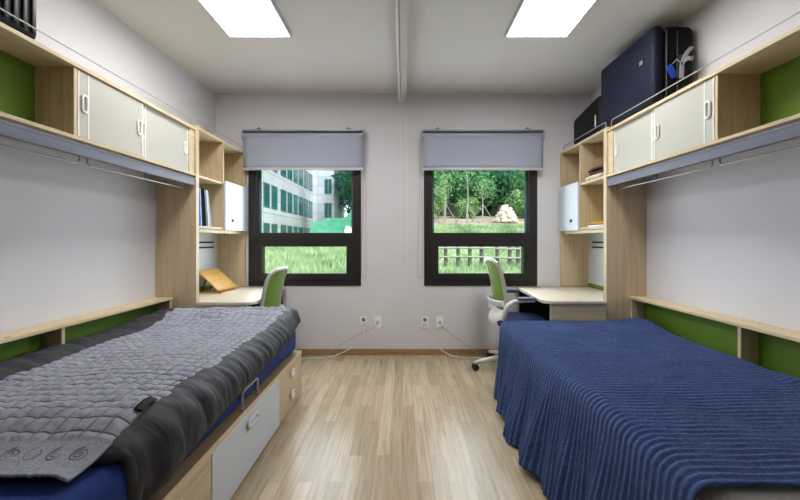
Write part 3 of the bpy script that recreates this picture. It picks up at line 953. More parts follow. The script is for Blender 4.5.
# ------------------------------------------------------------------ task chairs
def chair(name, label, cx, cy, rot, lift, base_rot):
    t = thing(name, label, 'chair', (cx, cy, 0), 'task chairs')
    t.rotation_euler = (0, 0, rot)
    t_loc = Vector((cx, cy, 0))
    def fin(mb, nm, mat, parent=t, **kw):
        # mesh is written in the chair's own frame: undo the offset that build() takes off
        bmesh.ops.translate(mb.bm, verts=mb.bm.verts, vec=t_loc)
        return mb.build(nm, mat, parent, **kw)
    L = lift
    # base
    b = MB(); b.lathe([(.0, .075), (.05, .075), (.055, .09), (.045, .125), (.03, .135), (.0, .136)], n=24)
    bo = fin(b, 'base_hub', M['chair_white'])
    for k in range(5):
        a = base_rot+2*PI*k/5
        d = Vector((math.cos(a), math.sin(a), 0))
        lg = MB(); lg.tube([d*.03+Vector((0, 0, .108)), d*.18+Vector((0, 0, .105)), d*.30+Vector((0, 0, .082)), d*.345+Vector((0, 0, .070))], [.028, .023, .018, .014], 12)
        fin(lg, 'leg', M['chair_white'])
        c = MB(); n_ = Vector((-d.y, d.x, 0)); p = d*.335+Vector((0, 0, .031))
        for sgn in (-1, 1):
            c.tube([p+n_*sgn*.006, p+n_*sgn*.010, p+n_*sgn*.024, p+n_*sgn*.028], [.024, .030, .030, .024], 18)
        c.cyl(d*.335+Vector((0, 0, .03)), d*.335+Vector((0, 0, .075)), .008, n=10)
        fin(c, 'caster', M['black'])
    g = MB(); g.cyl((0, 0, .13), (0, 0, .28), .026); g.cyl((0, 0, .28), (0, 0, .40+L), .016); fin(g, 'gas_column', M['black'])
    m = MB(); m.box(-.12, .12, -.09, .09, .395+L, .435+L, b=.012, seg=2); fin(m, 'tilt_mechanism', M['black'])
    # seat
    def seat(u, v):
        x = lerp(-.17, .31, u); y = lerp(-.235, .235, v)
        q = max(abs(2*u-1), abs(2*v-1)); return (x, y, 0)
    s = MB(); s.box(-.17, .31, -.235, .235, .435+L, .50+L, b=.03, seg=4)
    for v in s.bm.verts:
        if v.co.z > .47+L: v.co.z += -.012*math.cos(v.co.y*6)+.0
        if v.co.x > .2: v.co.z -= .02*(v.co.x-.2)/.11
    fin(s, 'seat', M['seat_navy'], angle=80)
    # back profile: x as function of z
    bz0, bz1 = .545+L, 1.015+L
    def bx(z):
        k = (z-bz0)/(bz1-bz0); return -.105-.075*k-.03*math.sin(PI*k)*-1*.6-.015*smoothstep(.8, 1, k)
    # mesh
    me = MB()
    def mf(u, v):
        z = lerp(bz0+.01, bz1-.012, u); hw = .205+.012*math.sin(PI*u)-.02*smoothstep(.85, 1, u)
        y = lerp(-hw, hw, v); return (bx(z)-.02*(1-(2*v-1)**2), y, z)
    me.grid(20, 16, mf); mo = fin(me, 'back_mesh', M['mesh_green']); solid(mo, .006)
    # frame: closed loop
    fr = MB(); pts = []
    for k in range(17):
        z = lerp(bz0, bz1-.03, k/16); pts.append((bx(z), -.212-.012*math.sin(PI*k/16), z))
    for k in range(1, 9):
        y = lerp(-.195, .195, k/9); pts.append((bx(bz1)-.018*math.sin(PI*k/9), y, bz1-.008+.012*math.sin(PI*k/9)))
    for k in range(16, -1, -1):
        z = lerp(bz0, bz1-.03, k/16); pts.append((bx(z), .212+.012*math.sin(PI*k/16), z))
    fr.tube(pts, .0155, 10, closed=True)
    for v in fr.bm.verts: pass
    fin(fr, 'back_frame', M['chair_frame'])
    # white lumbar shell that cups the seat
    sh = MB()
    def shf(u, v):
        th = lerp(-1, 1, v); z = lerp(.375+L, .575+L, u)
        y = th*.235*(.72+.28*math.sin(u*PI/2)); dep = (1-th*th)
        x = -.125-.085*math.sin(PI*min(1, u*.9+.05))*(.45+.55*dep)+.03*u+.05*abs(th)**3*(1-u)
        if u < .3: x += .10*(1-u/.3)**2
        return (x, y, z)
    sh.grid(14, 18, shf); so = fin(sh, 'lumbar_shell', M['chair_white']); solid(so, .014)
    bd = MB()
    def bdf(u, v):
        th = lerp(-1, 1, v); return (-.128-.062*(1-th*th)-.012*u, th*.232, lerp(.615+L, .665+L, u)-.01*(1-th*th))
    bd.grid(6, 18, bdf); bo2 = fin(bd, 'lumbar_band', M['chair_white']); solid(bo2, .014)
    # arms
    for sgn in (-1, 1):
        y = sgn*.275
        a = MB(); a.tube([(-.13, sgn*.225, .52+L), (-.125, sgn*.255, .575+L), (-.105, y, .635+L), (-.06, y, .668+L), (.02, y, .675+L), (.12, y, .675+L)], [.024, .026, .024, .018, .015, .013], 12)
        ao = fin(a, 'armrest', M['chair_white'])
        p = MB(); p.box(-.03, .155, y-.035, y+.035, .684+L, .704+L, b=.009, seg=3)
        # build() subtracts parent's world location, so parent the pad to the arm
        fin(p, 'arm_pad', M['pad'], ao)
        j = MB(); j.lathe([(.0, 0), (.022, 0), (.022, .012), (.0, .014)], n=16, mat=Matrix.Translation((-.115, sgn*.262, .595+L)) @ Matrix.Rotation(-sgn*PI/2, 4, 'X'))
        fin(j, 'pivot_cap', M['chair_white'], ao)
    return t
chair('task_chair', 'green mesh backed task chair tucked in behind the grey quilted bed', -1.262, 3.285, PI, -.075, PI*1.5)
chair('task_chair', 'green mesh backed task chair with white shell standing on casters by the navy blanket', .995, 3.47, 0, 0, PI*1.02)

# ------------------------------------------------------------------ things on the furniture
def rotY(p, c, ang):  # rotate about Y-parallel axis
    return Matrix.Translation(c) @ Matrix.Rotation(ang, 4, 'Y') @ Matrix.Translation(-Vector(c))

# books in the left unit (lean toward the camera)
SHELF = 1.303
specs = [  # thickness, height, depth, material, label
    (.030, .300, .215, 'book_blue', 'royal blue book standing against the tall side panel'),
    (.022, .305, .22, 'book_ltblue', 'pale blue patterned folder between the royal blue book and the black binder'),
    (.062, .312, .22, 'book_black', 'thick black binder leaning in the row of books'),
    (.026, .305, .215, 'book_white', 'white book right behind the thick black binder'),
    (.020, .300, .21, 'book_grey', 'grey book between the white book and the last notebook'),
    (.014, .270, .19, 'book_white', 'thin pale notebook at the window end of the books'),
]
y = YPS[-1]+.07
for i, (th, h, dp, mk, lab) in enumerate(specs):
    lean = math.radians(3+1.6*i)
    t = thing('book', lab, 'book', (-(AF+.03+dp/2), y+th/2, SHELF), 'books in the shelf unit')
    y0 = y+h*math.sin(lean)*.95
    Mx = Matrix.Translation((0, y0, SHELF+.001)) @ Matrix.Rotation(lean, 4, 'X')
    x0, x1 = -(AF+.025+.006*(i % 3)+dp), -(AF+.025+.006*(i % 3))
    c = MB()
    lift = 0
    c.box(x0, x1, 0, .0025, lift, h, b=.0008, mat=Mx); c.box(x0, x1, th-.0025, th, lift, h, b=.0008, mat=Mx)
    c.box(x1-.003, x1, 0, th, lift, h, b=.001, mat=Mx)
    # sit the lowest corner on the shelf
    zmin = min(v.co.z for v in c.bm.verts)
    c.build('cover', M[mk], t)
    p = MB(); p.box(x0+.004, x1-.0032, .003, th-.003, .003, h-.004, b=0, mat=Mx); p.build('pages', M['paper'], t)
    y += th/math.cos(lean)+.004

# wooden reading stand on the left desk
t = thing('reading_stand', 'honey coloured wooden reading stand leaning open on the desk', 'book stand', (-1.74, 3.53, .709))
c0 = Vector((-1.635, 3.535, .728))
# local: board runs back (-X) and up from its lower edge
Ms = Matrix.Translation(c0) @ Matrix.Rotation(math.radians(-4), 4, 'Z') @ Matrix.Rotation(math.radians(42), 4, 'Y')
MB().box(-.27, 0, -.165, .165, 0, .011, b=.003, seg=2, mat=Ms).build('board', M['bamboo'], t)
MB().box(-.012, .0, -.165, .165, .011, .026, b=.003, mat=Ms).build('page_lip', M['bamboo'], t)
p = MB()
for yy in (-.075, .075): p.tube([Ms @ Vector((-.012, yy, .022)), Ms @ Vector((-.03, yy, .03)), Ms @ Vector((-.045, yy+.012, .02))], .003, 6)
p.build('page_clip', M['chrome'], t)
lg = MB(); lg.tube([Ms @ Vector((-.2, -.08, -.003)), (-1.845, 3.46, .713), (-1.845, 3.61, .713), Ms @ Vector((-.2, .08, -.003))], .006, 8)
lg.build('prop_leg', M['black'], t)
b = MB(); b.box(-1.86, -1.63, 3.39, 3.68, .7095, .717, b=.002); b.build('stand_base', M['bamboo'], t)

# right unit: hat and scarf on the middle shelf
SH2 = 1.708
hb = MB(); 
def hat(u, v):
    a = v*2*PI
    if u < .35: r = lerp(.125, .085, u/.35); z = .012*(1-u/.35)*math.sin(a*2)+.016
    else:
        k = (u-.35)/.65; r = .085*math.cos(k*PI/2)**.55; z = .016+.10*math.sin(k*PI/2)
    return (1.725+r*.8*math.cos(a), 3.275+r*1.2*math.sin(a), SH2+.078+z)
hb.grid(20, 28, hat, closed_v=True); ho = hb.build('hat', M['brown_cloth']); solid(ho, .004)
tag(ho, 'brown felt hat lying on the folded beige scarf', 'hat')
def folded(cx, cy, rx, ry, z0, h, seed):
    def f(u, v):
        a = v*2*PI; k = u*PI
        sq = 1/max(abs(math.cos(a)), abs(math.sin(a)))**.6
        r = math.sin(k)**.5
        x = cx+rx*r*math.cos(a)*sq; yy = cy+ry*r*math.sin(a)*sq
        z = z0+h*(.5-.5*math.cos(k))
        n_ = .012*nz(x*22, yy*22, seed+z*30)
        return (x+n_*(1 if u > .02 else 0), yy+n_, max(z0, z+n_*.7*math.sin(k)))
    return f
sb = MB(); sb.grid(18, 36, folded(1.722, 3.28, .09, .165, SH2+.001, .052, 3), closed_v=True)
tag(sb.build('scarf', M['beige_cloth'], angle=180), 'crumpled beige scarf at the bottom of the clothing pile', 'scarf')
sb = MB(); sb.grid(18, 36, folded(1.735, 3.26, .085, .14, SH2+.048, .034, 8), closed_v=True)
tag(sb.build('folded_garment', M['dark_cloth'], angle=180), 'dark brown garment squeezed between the hat and the scarf', 'clothing')
# snack things on the lower shelf
def pouch(cx, cy, lx, ly, z0, h):
    def f(u, v):
        a = u*2-1; c = v*2-1
        k = (1-a**4)*(1-c**4)
        return (cx+lx*a*(1-.06*c*c), cy+ly*c*(1-.08*a*a), z0+h*.5+h*.5*k+.003*nz(u*9, v*9, 3))
    return f
pb = MB(); pb.grid(16, 16, pouch(1.70, 3.30, .05, .085, SHELF+.008, .04))
pb.grid(16, 16, lambda u, v: (lambda p: (p[0], p[1], SHELF+.011+.004-(p[2]-SHELF-.008)*.25))(pouch(1.70, 3.30, .05, .085, SHELF+.008, .04)(u, v)))
po = pb.build('snack_packet', M['yellow']); tag(po, 'yellow snack packet lying on the shelf beside the white door', 'packet')
rb = MB(); rb.lathe([(.018, 0), (.044, 0), (.046, .003), (.046, .085), (.044, .088), (.018, .088), (.016, .085), (.016, .004)], c=(1.715, 3.13, SHELF+.001), n=24)
tag(rb.build('paper_roll', M['cream']), 'cream paper roll standing next to the yellow packet', 'paper roll')
nb = MB(); nb.box(1.628, 1.645, 3.08, 3.33, SHELF+.0005, SHELF+.014, b=.003, seg=2)
tag(nb.build('folded_paper', M['paper']), 'flat white paper packet along the shelf front below the yellow packet', 'paper')

# suitcases
TOPC = 2.071
t = thing('suitcase', 'large navy fabric suitcase lying on its side on the cabinet', 'suitcase', (1.76, 2.80, TOPC))
x0, x1, y0, y1, z0, z1 = 1.645, 1.915, 2.475, 3.165, TOPC+.022, 2.605
sbx = MB(); sbx.box(x0+.07, x1, y0, y1, z0, z1, b=.045, seg=4); sbx.build('shell', M['black_bag'], t, angle=60)
fb = MB(); fb.box(x0, x0+.075, y0+.004, y1-.004, z0+.003, z1+.006, b=.035, seg=4)
for v in fb.bm.verts:
    if v.co.x < x0+.03:
        ky = 1-abs((v.co.y-(y0+y1)/2)/((y1-y0)/2))**3; kz = 1-abs((v.co.z-(z0+z1)/2)/((z1-z0)/2))**3
        v.co.x -= .018*ky*kz
fo = fb.build('front_panel', M['navy_bag'], t, angle=60)
pp = MB()
def frontpocket(u, v):
    a, c = u*2-1, v*2-1
    k = max(0, 1-a**6)*max(0, 1-c**6)
    return (x0+.003-.016*k, lerp(y0+.07, y1-.06, u), lerp(z0+.05, z1-.075, v))
pp.grid(24, 24, frontpocket); po = pp.build('front_pocket', M['navy_bag'], fo)
MB().box(x0-.017, x0-.012, 2.575, 2.608, 2.385, 2.415, b=.002, seg=2).build('badge', M['chrome'], fo)
zp = MB()
for xx in (x0+.078, x0+.15):
    pts = [(xx, y0+.05, z0-.0), (xx, y0-.002, z0+.05), (xx, y0-.003, z1-.05), (xx, y0+.05, z1+.002), (xx, y1-.05, z1+.002)]
    zp.tube(pts, .004, 6)
zp.build('zipper', M['alu_dark'], t)
hd = MB(); hd.tube([(1.80, y0, 2.24), (1.80, y0-.028, 2.25), (1.80, y0-.03, 2.38), (1.80, y0, 2.39)], .012, 10); hd.build('side_handle', M['black'], t)
wf = MB()
for yy in (y0+.07, y1-.07):
    for xx in (x0+.05, x1-.05):
        wf.lathe([(.0, TOPC+.001), (.014, TOPC+.001), (.014, z0+.02), (.0, z0+.021)], c=(xx, yy, 0), n=12)
wf.build('foot_stud', M['black'], t)
bt = MB(); 
Mt = Matrix.Translation((1.735, y0-.022, 2.30)) @ Matrix.Rotation(math.radians(-28), 4, 'Y')
bt.box(-.022, .022, -.003, .003, -.06, .028, b=.006, seg=2, mat=Mt)
tag_o = bt.build('luggage_tag', M['tag_blue'], t)
MB().tube([(1.75, y0-.022, 2.335), (1.77, y0-.028, 2.36), (1.80, y0-.036, 2.33)], .003, 6).build('tag_strap', M['ribbon'], tag_o)
rbn = MB()
def rib1(u, v): return (1.80+.075*u, y0-.035-.02*math.sin(u*PI), 2.33+.045*u+.028*(v-.5)+.01*math.sin(u*6))
def rib2(u, v): return (1.805+.05*u*u+.03*(v-.5), y0-.036-.015*u, 2.33+.10*u)
def rib3(u, v): return (1.80-.01*u+.03*(v-.5), y0-.036-.01*u, 2.33-.10*u)
for f in (rib1, rib2, rib3): rbn.grid(10, 3, f)
ro = rbn.build('ribbon_bow', M['ribbon'], t); solid(ro, .002)

t = thing('shoulder_bag', 'small black bag at the window end, beside the navy suitcase', 'bag', (1.75, 3.43, 2.091))
bb = MB(); bb.box(1.655, 1.88, 3.20, 3.70, 2.0915, 2.43, b=.05, seg=4)
for v in bb.bm.verts:
    if v.co.z > 2.3: v.co.z -= .06*smoothstep(3.35, 3.68, v.co.y)
bb.build('bag_body', M['black_bag'], t, angle=60)
fl = MB(); fl.box(1.648, 1.664, 3.26, 3.62, 2.12, 2.26, b=.006, seg=2); fl.build('front_pocket', M['black_bag'], t)
st = MB()
def strap(u, v):
    a = u*PI; return (1.655-.006, 3.232+.018*v, 2.16+.10*u)
st.grid(8, 2, strap); so = st.build('buckle_strap', M['ribbon'], t); solid(so, .003)
hd = MB(); hd.tube([(1.76, 3.28, 2.42), (1.76, 3.30, 2.455), (1.76, 3.42, 2.455), (1.76, 3.45, 2.41)], .009, 8); hd.build('carry_handle', M['black_bag'], t)

t = thing('ribbed_case', 'black ribbed case lying on top of the cabinet above the grey quilted bed', 'suitcase', (-1.78, 1.5, TOPC))
rc = MB(-1); rc.box(1.66, 1.89, 1.20, 1.735, TOPC+.012, 2.43, b=.04, seg=4); rc.build('case_body', M['black_bag'], t, angle=60)
rr = MB(-1)
for k in range(12):
    yy = 1.245+k*.04; rr.box(1.652, 1.662, yy, yy+.02, TOPC+.05, 2.39, b=.004, seg=2)
rr.build('raised_ribs', M['black'], t)
cf = MB(-1)
for yy in (1.27, 1.66):
    for xx in (1.70, 1.85): cf.lathe([(.0, TOPC+.001), (.015, TOPC+.001), (.015, TOPC+.03), (.0, TOPC+.031)], c=(xx, yy, 0), n=12)
cf.build('foot_stud', M['black'], t)
MB(-1).tube([(1.655, 1.38, 2.25), (1.63, 1.40, 2.25), (1.63, 1.54, 2.25), (1.655, 1.56, 2.25)], .009, 8).build('carry_handle', M['black'], t)

# ------------------------------------------------------------------ outlets and cables
def outlet(cx, kind, label):
    t = thing('wall_outlet', label, 'outlet', (cx, YB, .27), 'wall outlets')
    z = .338
    MB().box(cx-.037, cx+.037, YB-.010, YB, z-.062, z+.062, b=.004, seg=2).build('cover_plate', M['plate'], t)
    if kind == 'power':
        for dz in (.028, -.026):
            s = MB(); s.lathe([(.0, 0), (.019, 0), (.019, .003), (.015, .003), (.014, -.0), (0, -.0)], n=20, mat=Matrix.Translation((cx, YB-.011, z+dz)) @ Matrix.Rotation(PI/2, 4, 'X'))
            s.build('socket', M['outlet_hole'], t)
    else:
        MB().box(cx-.013, cx+.013, YB-.012, YB-.009, z-.018, z+.012, b=.001).build('network_jack', M['outlet_hole'], t)
XO = [-.408, -.262, .226, .382]
outlet(XO[0], 'power', 'white power outlet under the window with the building view')
outlet(XO[1], 'data', 'white network outlet nearest the middle of the wall, on the building side')
outlet(XO[2], 'power', 'white power outlet nearest the middle of the wall, on the forest side')
outlet(XO[3], 'data', 'white network outlet closer to the chair on casters')

def spline(pts, n=10):
    P = [Vector(p) for p in pts]; P = [P[0]*2-P[1]]+P+[P[-1]*2-P[-2]]
    out = []
    for i in range(1, len(P)-2):
        for k in range(n):
            t = k/n; a, b, c, d = P[i-1], P[i], P[i+1], P[i+2]
            out.append(.5*((2*b)+(c-a)*t+(2*a-5*b+4*c-d)*t*t+(3*b-a-3*c+d)*t**3))
    out.append(P[-2]); return out
def power_cord(x, pts, label, r=.0042):
    t = thing('power_cord', label, 'cord', (pts[-1][0], pts[-1][1], 0), 'cords')
    pl = MB(); pl.cyl((x, YB-.012, .312), (x, YB-.04, .312), .017, .013, 16); pl.build('plug', M['white_pl'], t)
    c = MB(); c.tube(spline([(x, YB-.038, .312)]+pts), r*1.25, 8); c.build('cable', M['cable'], t)
def data_cord(x, pts, label, r=.003):
    t = thing('network_cable', label, 'cord', (pts[-1][0], pts[-1][1], 0), 'cords')
    pl = MB(); pl.box(x-.007, x+.007, YB-.03, YB-.013, .327, .341, b=.002); pl.build('connector', M['white_pl'], t)
    c = MB(); c.tube(spline([(x, YB-.028, .334)]+pts), r, 8); c.build('cable', M['cable_g'], t)
power_cord(XO[0], [(XO[0]+.012, YB-.06, .25), (XO[0]-.03, YB-.05, .16), (-.56, YB-.06, .07), (-.72, YB-.09, .012), (-.9, YB-.13, .006), (-1.2, YB-.16, .006)], 'thick white power cord trailing along the floor behind the grey quilted bed')
data_cord(XO[1], [(-.30, YB-.045, .29), (-.45, YB-.05, .22), (-.60, YB-.05, .14), (-.74, YB-.07, .05), (-.85, YB-.10, .006), (-1.15, YB-.13, .005)], 'thin grey network cable slanting down toward the desk with the reading stand')
power_cord(XO[2], [(XO[2]+.012, YB-.06, .26), (.29, YB-.05, .17), (.39, YB-.06, .07), (.52, YB-.09, .010), (.72, YB-.12, .006), (1.0, YB-.14, .006)], 'thick white power cord trailing along the floor toward the chair on casters')
data_cord(XO[3], [(.42, YB-.045, .29), (.52, YB-.05, .21), (.64, YB-.05, .12), (.76, YB-.07, .04), (.88, YB-.10, .006), (1.08, YB-.12, .005)], 'thin grey network cable slanting down behind the chair on casters')

# ------------------------------------------------------------------ outdoors
def g_right(y):
    pts = [(4.2, -.2), (6, .10), (8, .38), (10, .68), (12, 1.16), (14, 1.62), (16, 1.88), (20, 2.3), (26, 3.0), (40, 5.5), (70, 10)]
    return interp(pts, y)
def g_left(y):
    pts = [(4.2, -.3), (6, -.05), (8, .25), (12, .62), (16, .86), (22, 1.12), (30, 1.30), (45, 1.5), (70, 4.0)]
    return interp(pts, y)
def interp(pts, y):
    if y <= pts[0][0]: return pts[0][1]
    for (a, b), (c, d) in zip(pts, pts[1:]):
        if y <= c: return lerp(b, d, (y-a)/(c-a))
    return pts[-1][1]
def ground(x, y):
    k = smoothstep(-2.0, .3, x+.02*y)
    z = lerp(g_left(y), g_right(y), k)
    return z+.05*nz(x*.6, y*.6, 1)
gm = MB()
gm.grid(90, 110, lambda u, v: (lambda x, y: (x, y, ground(x, y)))(lerp(-30, 34, u), 4.16+66*v*v))
tag(gm.build('ground', M['ground'], angle=180), kind='structure')

# grass blades near enough to read
gb = MB()
rnd = random.Random(3)
def blades(n, xr, yr, hr, cond=None):
    for _ in range(n):
        y = rnd.uniform(*yr); x = rnd.uniform(xr[0]*y, xr[1]*y)
        if cond and not cond(x, y): continue
        z = ground(x, y); h = rnd.uniform(*hr); a = rnd.uniform(0, PI); w = .012+.02*rnd.random()
        d = Vector((math.cos(a), math.sin(a), 0)); lx, ly = rnd.uniform(-.4, .4)*h, rnd.uniform(-.3, .3)*h
        p = Vector((x, y, z-.03))
        gb._add([p-d*w, p+d*w, p+Vector((lx*.4, ly*.4, h*.6))+d*w*.7, p+Vector((lx, ly, h))], [(0, 1, 2), (0, 2, 3)])
blades(15000, (-.43, -.08), (6, 22), (.10, .34))
blades(9000, (.02, .40), (6, 13.5), (.06, .17))
blades(6000, (.02, .40), (13, 14.9), (.08, .2))
tag(gb.build('grass', M['grass'], smooth=False), 'long meadow grass growing on the slope outside both windows', 'grass', kind='stuff')

# office building seen through the left window
XB = -11.6
bt_ = thing('office_building', 'long pale panelled building with rows of teal windows outside', 'building', (XB-6, 40, 0))
# wall core
w = MB(); w.box(XB-10, XB, 20, 49, -.5, 16, b=0); w.build('facade', M['facade'], bt_, smooth=False)
w = MB(); w.box(XB-10, -9.0, 49.02, 58, -.5, 16, b=0); w.build('wing', M['facade'], bt_, smooth=False)
def bwin_x(y0, y1, z0, z1):
    f = MB(); t_ = .10
    f.box(XB+.002, XB+.05, y0-t_, y1+t_, z0-t_, z0, b=0); f.box(XB+.002, XB+.05, y0-t_, y1+t_, z1, z1+t_, b=0)
    f.box(XB+.002, XB+.05, y0-t_, y0, z0, z1, b=0); f.box(XB+.002, XB+.05, y1, y1+t_, z0, z1, b=0)
    fo = f.build('window', M['bwin_frame'], bt_, smooth=False)
    p = MB(); p.box(XB+.004, XB+.03, y0, y1, z0, z1, b=0); p.build('pane', M['bwin'], fo, smooth=False)
for row in range(4):
    z0 = .68+row*3.4
    for (a, b2) in ((28.0, 29.0), (29.7, 30.8), (31.5, 32.7), (33.4, 34.7), (35.9, 37.4), (38.0, 39.4), (40.1, 41.4), (42.1, 43.7), (44.4, 45.8), (46.5, 48.1)):
        bwin_x(a, b2, z0, z0+1.86)
for row in range(4):
    z0 = 1.07+row*3.1
    for (a, b2) in ((-10.1, -9.78), (-9.62, -9.3)):
        f = MB(); f.box(a-.05, b2+.05, 48.97, 49.019, z0-.08, z0+1.83, b=0); fo = f.build('window', M['bwin_frame'], bt_, smooth=False)
        p = MB(); p.box(a, b2, 48.95, 48.969, z0, z0+1.75, b=0); p.build('pane', M['bwin'], fo, smooth=False)

# mint netting on the bank beside the building
nm = MB()
def net(u, v):
    x = lerp(-8.3, -3.0, u); y = 33+.8*math.sin(u*3)
    top = 2.85+.4*smoothstep(.1, .3, u)+2.4*smoothstep(.5, .95, u)
    return (x, y+1.5*v, lerp(ground(x, y)-.05, top, v)+.06*nz(x*2, v*4, 3))
nm.grid(40, 12, net); no = nm.build('safety_netting', M['net'], angle=180); solid(no, .01)
tag(no, 'mint green netting covering the bank beside the pale building', 'netting')
bm_ = MB()
Mb = Matrix.Translation((-3.4, 24, 0)) @ Matrix.Rotation(.25, 4, 'Y')
gz = ground(-3.4, 24)
bm_.box(-.55, .55, -.03, .03, .35, 1.0, b=.01, mat=Matrix.Translation((-3.4, 24, gz)) @ Matrix.Rotation(.3, 4, 'Y') @ Matrix.Rotation(-.6, 4, 'X'))
t = thing('sign_board', 'small blank white board tilted on posts in the grass', 'board', (-3.4, 24, gz))
bm_.build('board_panel', M['whiteboard'], t)
pp = MB(); pp.cyl((-3.75, 24.05, gz-.1), (-3.75, 24.05, gz+.75), .03, n=8); pp.cyl((-3.05, 24.05, gz-.1), (-3.05, 24.05, gz+.6), .03, n=8); pp.build('post', M['log'], t)

# trees
def crown_mesh(name, mat, n, rx, rz, leaf, seed):
    r = random.Random(seed); mb = MB()
    lobes = [(Vector((r.gauss(0, .45)*rx, r.gauss(0, .45)*rx, r.uniform(-.55, .6)*rz)), r.uniform(.35, .6)) for _ in range(16)]
    for _ in range(n):
        c, k = r.choice(lobes)
        d = Vector((r.gauss(0, 1), r.gauss(0, 1), r.gauss(0, 1))).normalized()
        p = c+Vector((d.x*rx*k, d.y*rx*k, d.z*rz*k*.8))*r.uniform(.55, 1.05)
        nrm = (d+Vector((r.gauss(0, .6), r.gauss(0, .6), r.gauss(.3, .6)))).normalized()
        t1 = nrm.orthogonal().normalized(); t2 = nrm.cross(t1)
        a = r.uniform(0, PI*2); q1 = t1*math.cos(a)+t2*math.sin(a); q2 = nrm.cross(q1)
        s = leaf*r.uniform(.6, 1.4)
        mb._add([p-q1*s, p-q2*s*.5, p+q1*s, p+q2*s*.5], [(0, 1, 2, 3)])
    me = bpy.data.meshes.new(name); mb.bm.to_mesh(me); mb.bm.free(); me.materials.append(mat)
    return me
crowns = [crown_mesh('foliage_a', M['leaf_a'], 3600, 2.2, 3.0, .17, 1), crown_mesh('foliage_b', M['leaf_b'], 3200, 1.7, 2.0, .14, 2),
          crown_mesh('foliage_c', M['leaf_c'], 4200, 2.6, 3.6, .18, 3), crown_mesh('foliage_d', M['leaf_d'], 2600, 1.4, 1.6, .12, 4)]
def trunk_mesh(h, r0):
    mb = MB(); mb.tube([(0, 0, -.2), (.05, .02, h*.35), (-.04, .05, h*.7), (.05, 0, h)], [r0, r0*.8, r0*.6, r0*.3], 8)
    for k in range(4):
        a = k*1.7; z = h*(.5+.1*k); mb.tube([(0, 0, z), (.5*math.cos(a), .5*math.sin(a), z+.5)], [r0*.4, r0*.15], 6)
    me = bpy.data.meshes.new('trunk'); mb.bm.to_mesh(me); mb.bm.free(); me.materials.append(M['bark']); me.shade_smooth(); return me
trunk = trunk_mesh(3.4, .13)
KIND = ['blue-green broadleaf tree', 'fresh green bushy tree', 'dark tall tree', 'pale yellow-green bush']
def tree(x, y, kind, s, lift, label, group):
    z = ground(x, y)
    t = thing('tree' if kind != 3 else 'bush', label, 'tree' if kind != 3 else 'bush', (x, y, z), group)
    t.rotation_euler = (0, 0, rnd.uniform(0, 6)); t.scale = (s, s, s*rnd.uniform(.9, 1.1))
    c = bpy.data.objects.new('foliage', crowns[kind]); COL.objects.link(c); c.parent = t; c.location = (0, 0, lift)
    k = bpy.data.objects.new('trunk', trunk); COL.objects.link(k); k.parent = t; k.scale = (1, 1, max(.25, lift/3.0))
    return t
forest = []
for (x, y, k, s, l) in [
    # back row, tall
    (1.2, 31, 2, 1.5, 4.0), (5.2, 32, 2, 1.6, 4.2), (9.0, 31, 2, 1.5, 4.0), (13.0, 32, 2, 1.6, 4.0), (-1.5, 36, 2, 1.6, 4.2),
    # middle row
    (2.6, 26, 0, 1.2, 3.0), (5.0, 27, 0, 1.25, 3.2), (7.6, 26, 0, 1.2, 3.0), (10.2, 26.5, 0, 1.3, 3.1), (.6, 27, 0, 1.1, 3.0),
    # front row of lower growth
    (1.9, 22.5, 1, 1.0, 1.7), (3.7, 23, 1, .95, 1.8), (5.6, 23.5, 0, .75, 1.9), (7.6, 23, 1, .9, 1.6), (9.4, 23.2, 0, .8, 1.9)]:
    forest.append(('forest', x, y, k, s, l))
desc = {0: 'blue-green broadleaf tree', 1: 'fresh green bushy tree', 2: 'dark tall tree'}
for (g, x, y, k, s, l) in forest:
    row = 'rearmost of the forest' if y > 30 else ('in the middle of the forest' if y > 25 else 'at the front edge of the forest')
    tree(x, y, k, s, l, '%s %s beyond the bare soil' % (desc[k], row), 'forest %ss %s' % (desc[k], row))
for (x, y, s, l, lab) in ((1.7, 20.5, .75, .9, 'pale yellow-green bush beside the staked sapling'), (3.6, 20.8, .6, .7, 'pale yellow-green bush behind the staked sapling'),
                          (6.6, 20.8, .7, .9, 'pale yellow-green bush behind the rock pile'), (7.7, 20.2, .6, .6, 'pale yellow-green bush past the rock pile by the window edge')):
    tree(x, y, 3, s, l, lab, 'pale bushes')
for (x, y, k, s, l, lab) in ((-7.0, 56, 2, 1.7, 4.2, 'tall dark tree standing next to the pale building'), (-3.6, 41, 0, 1.2, 4.2, 'blue-green tree above the mint netting'),
                             (-4.6, 50, 2, 1.7, 4.6, 'dark tree farthest from the building behind the mint netting')):
    tree(x, y, k, s, l, lab, 'trees behind the netting')
tree(-3.3, 15, 3, .22, .3, 'pale bush in the meadow near the frame of the building window', 'meadow bushes')
tree(-5.0, 17, 3, .25, .35, 'pale bush in the meadow in front of the building', 'meadow bushes')

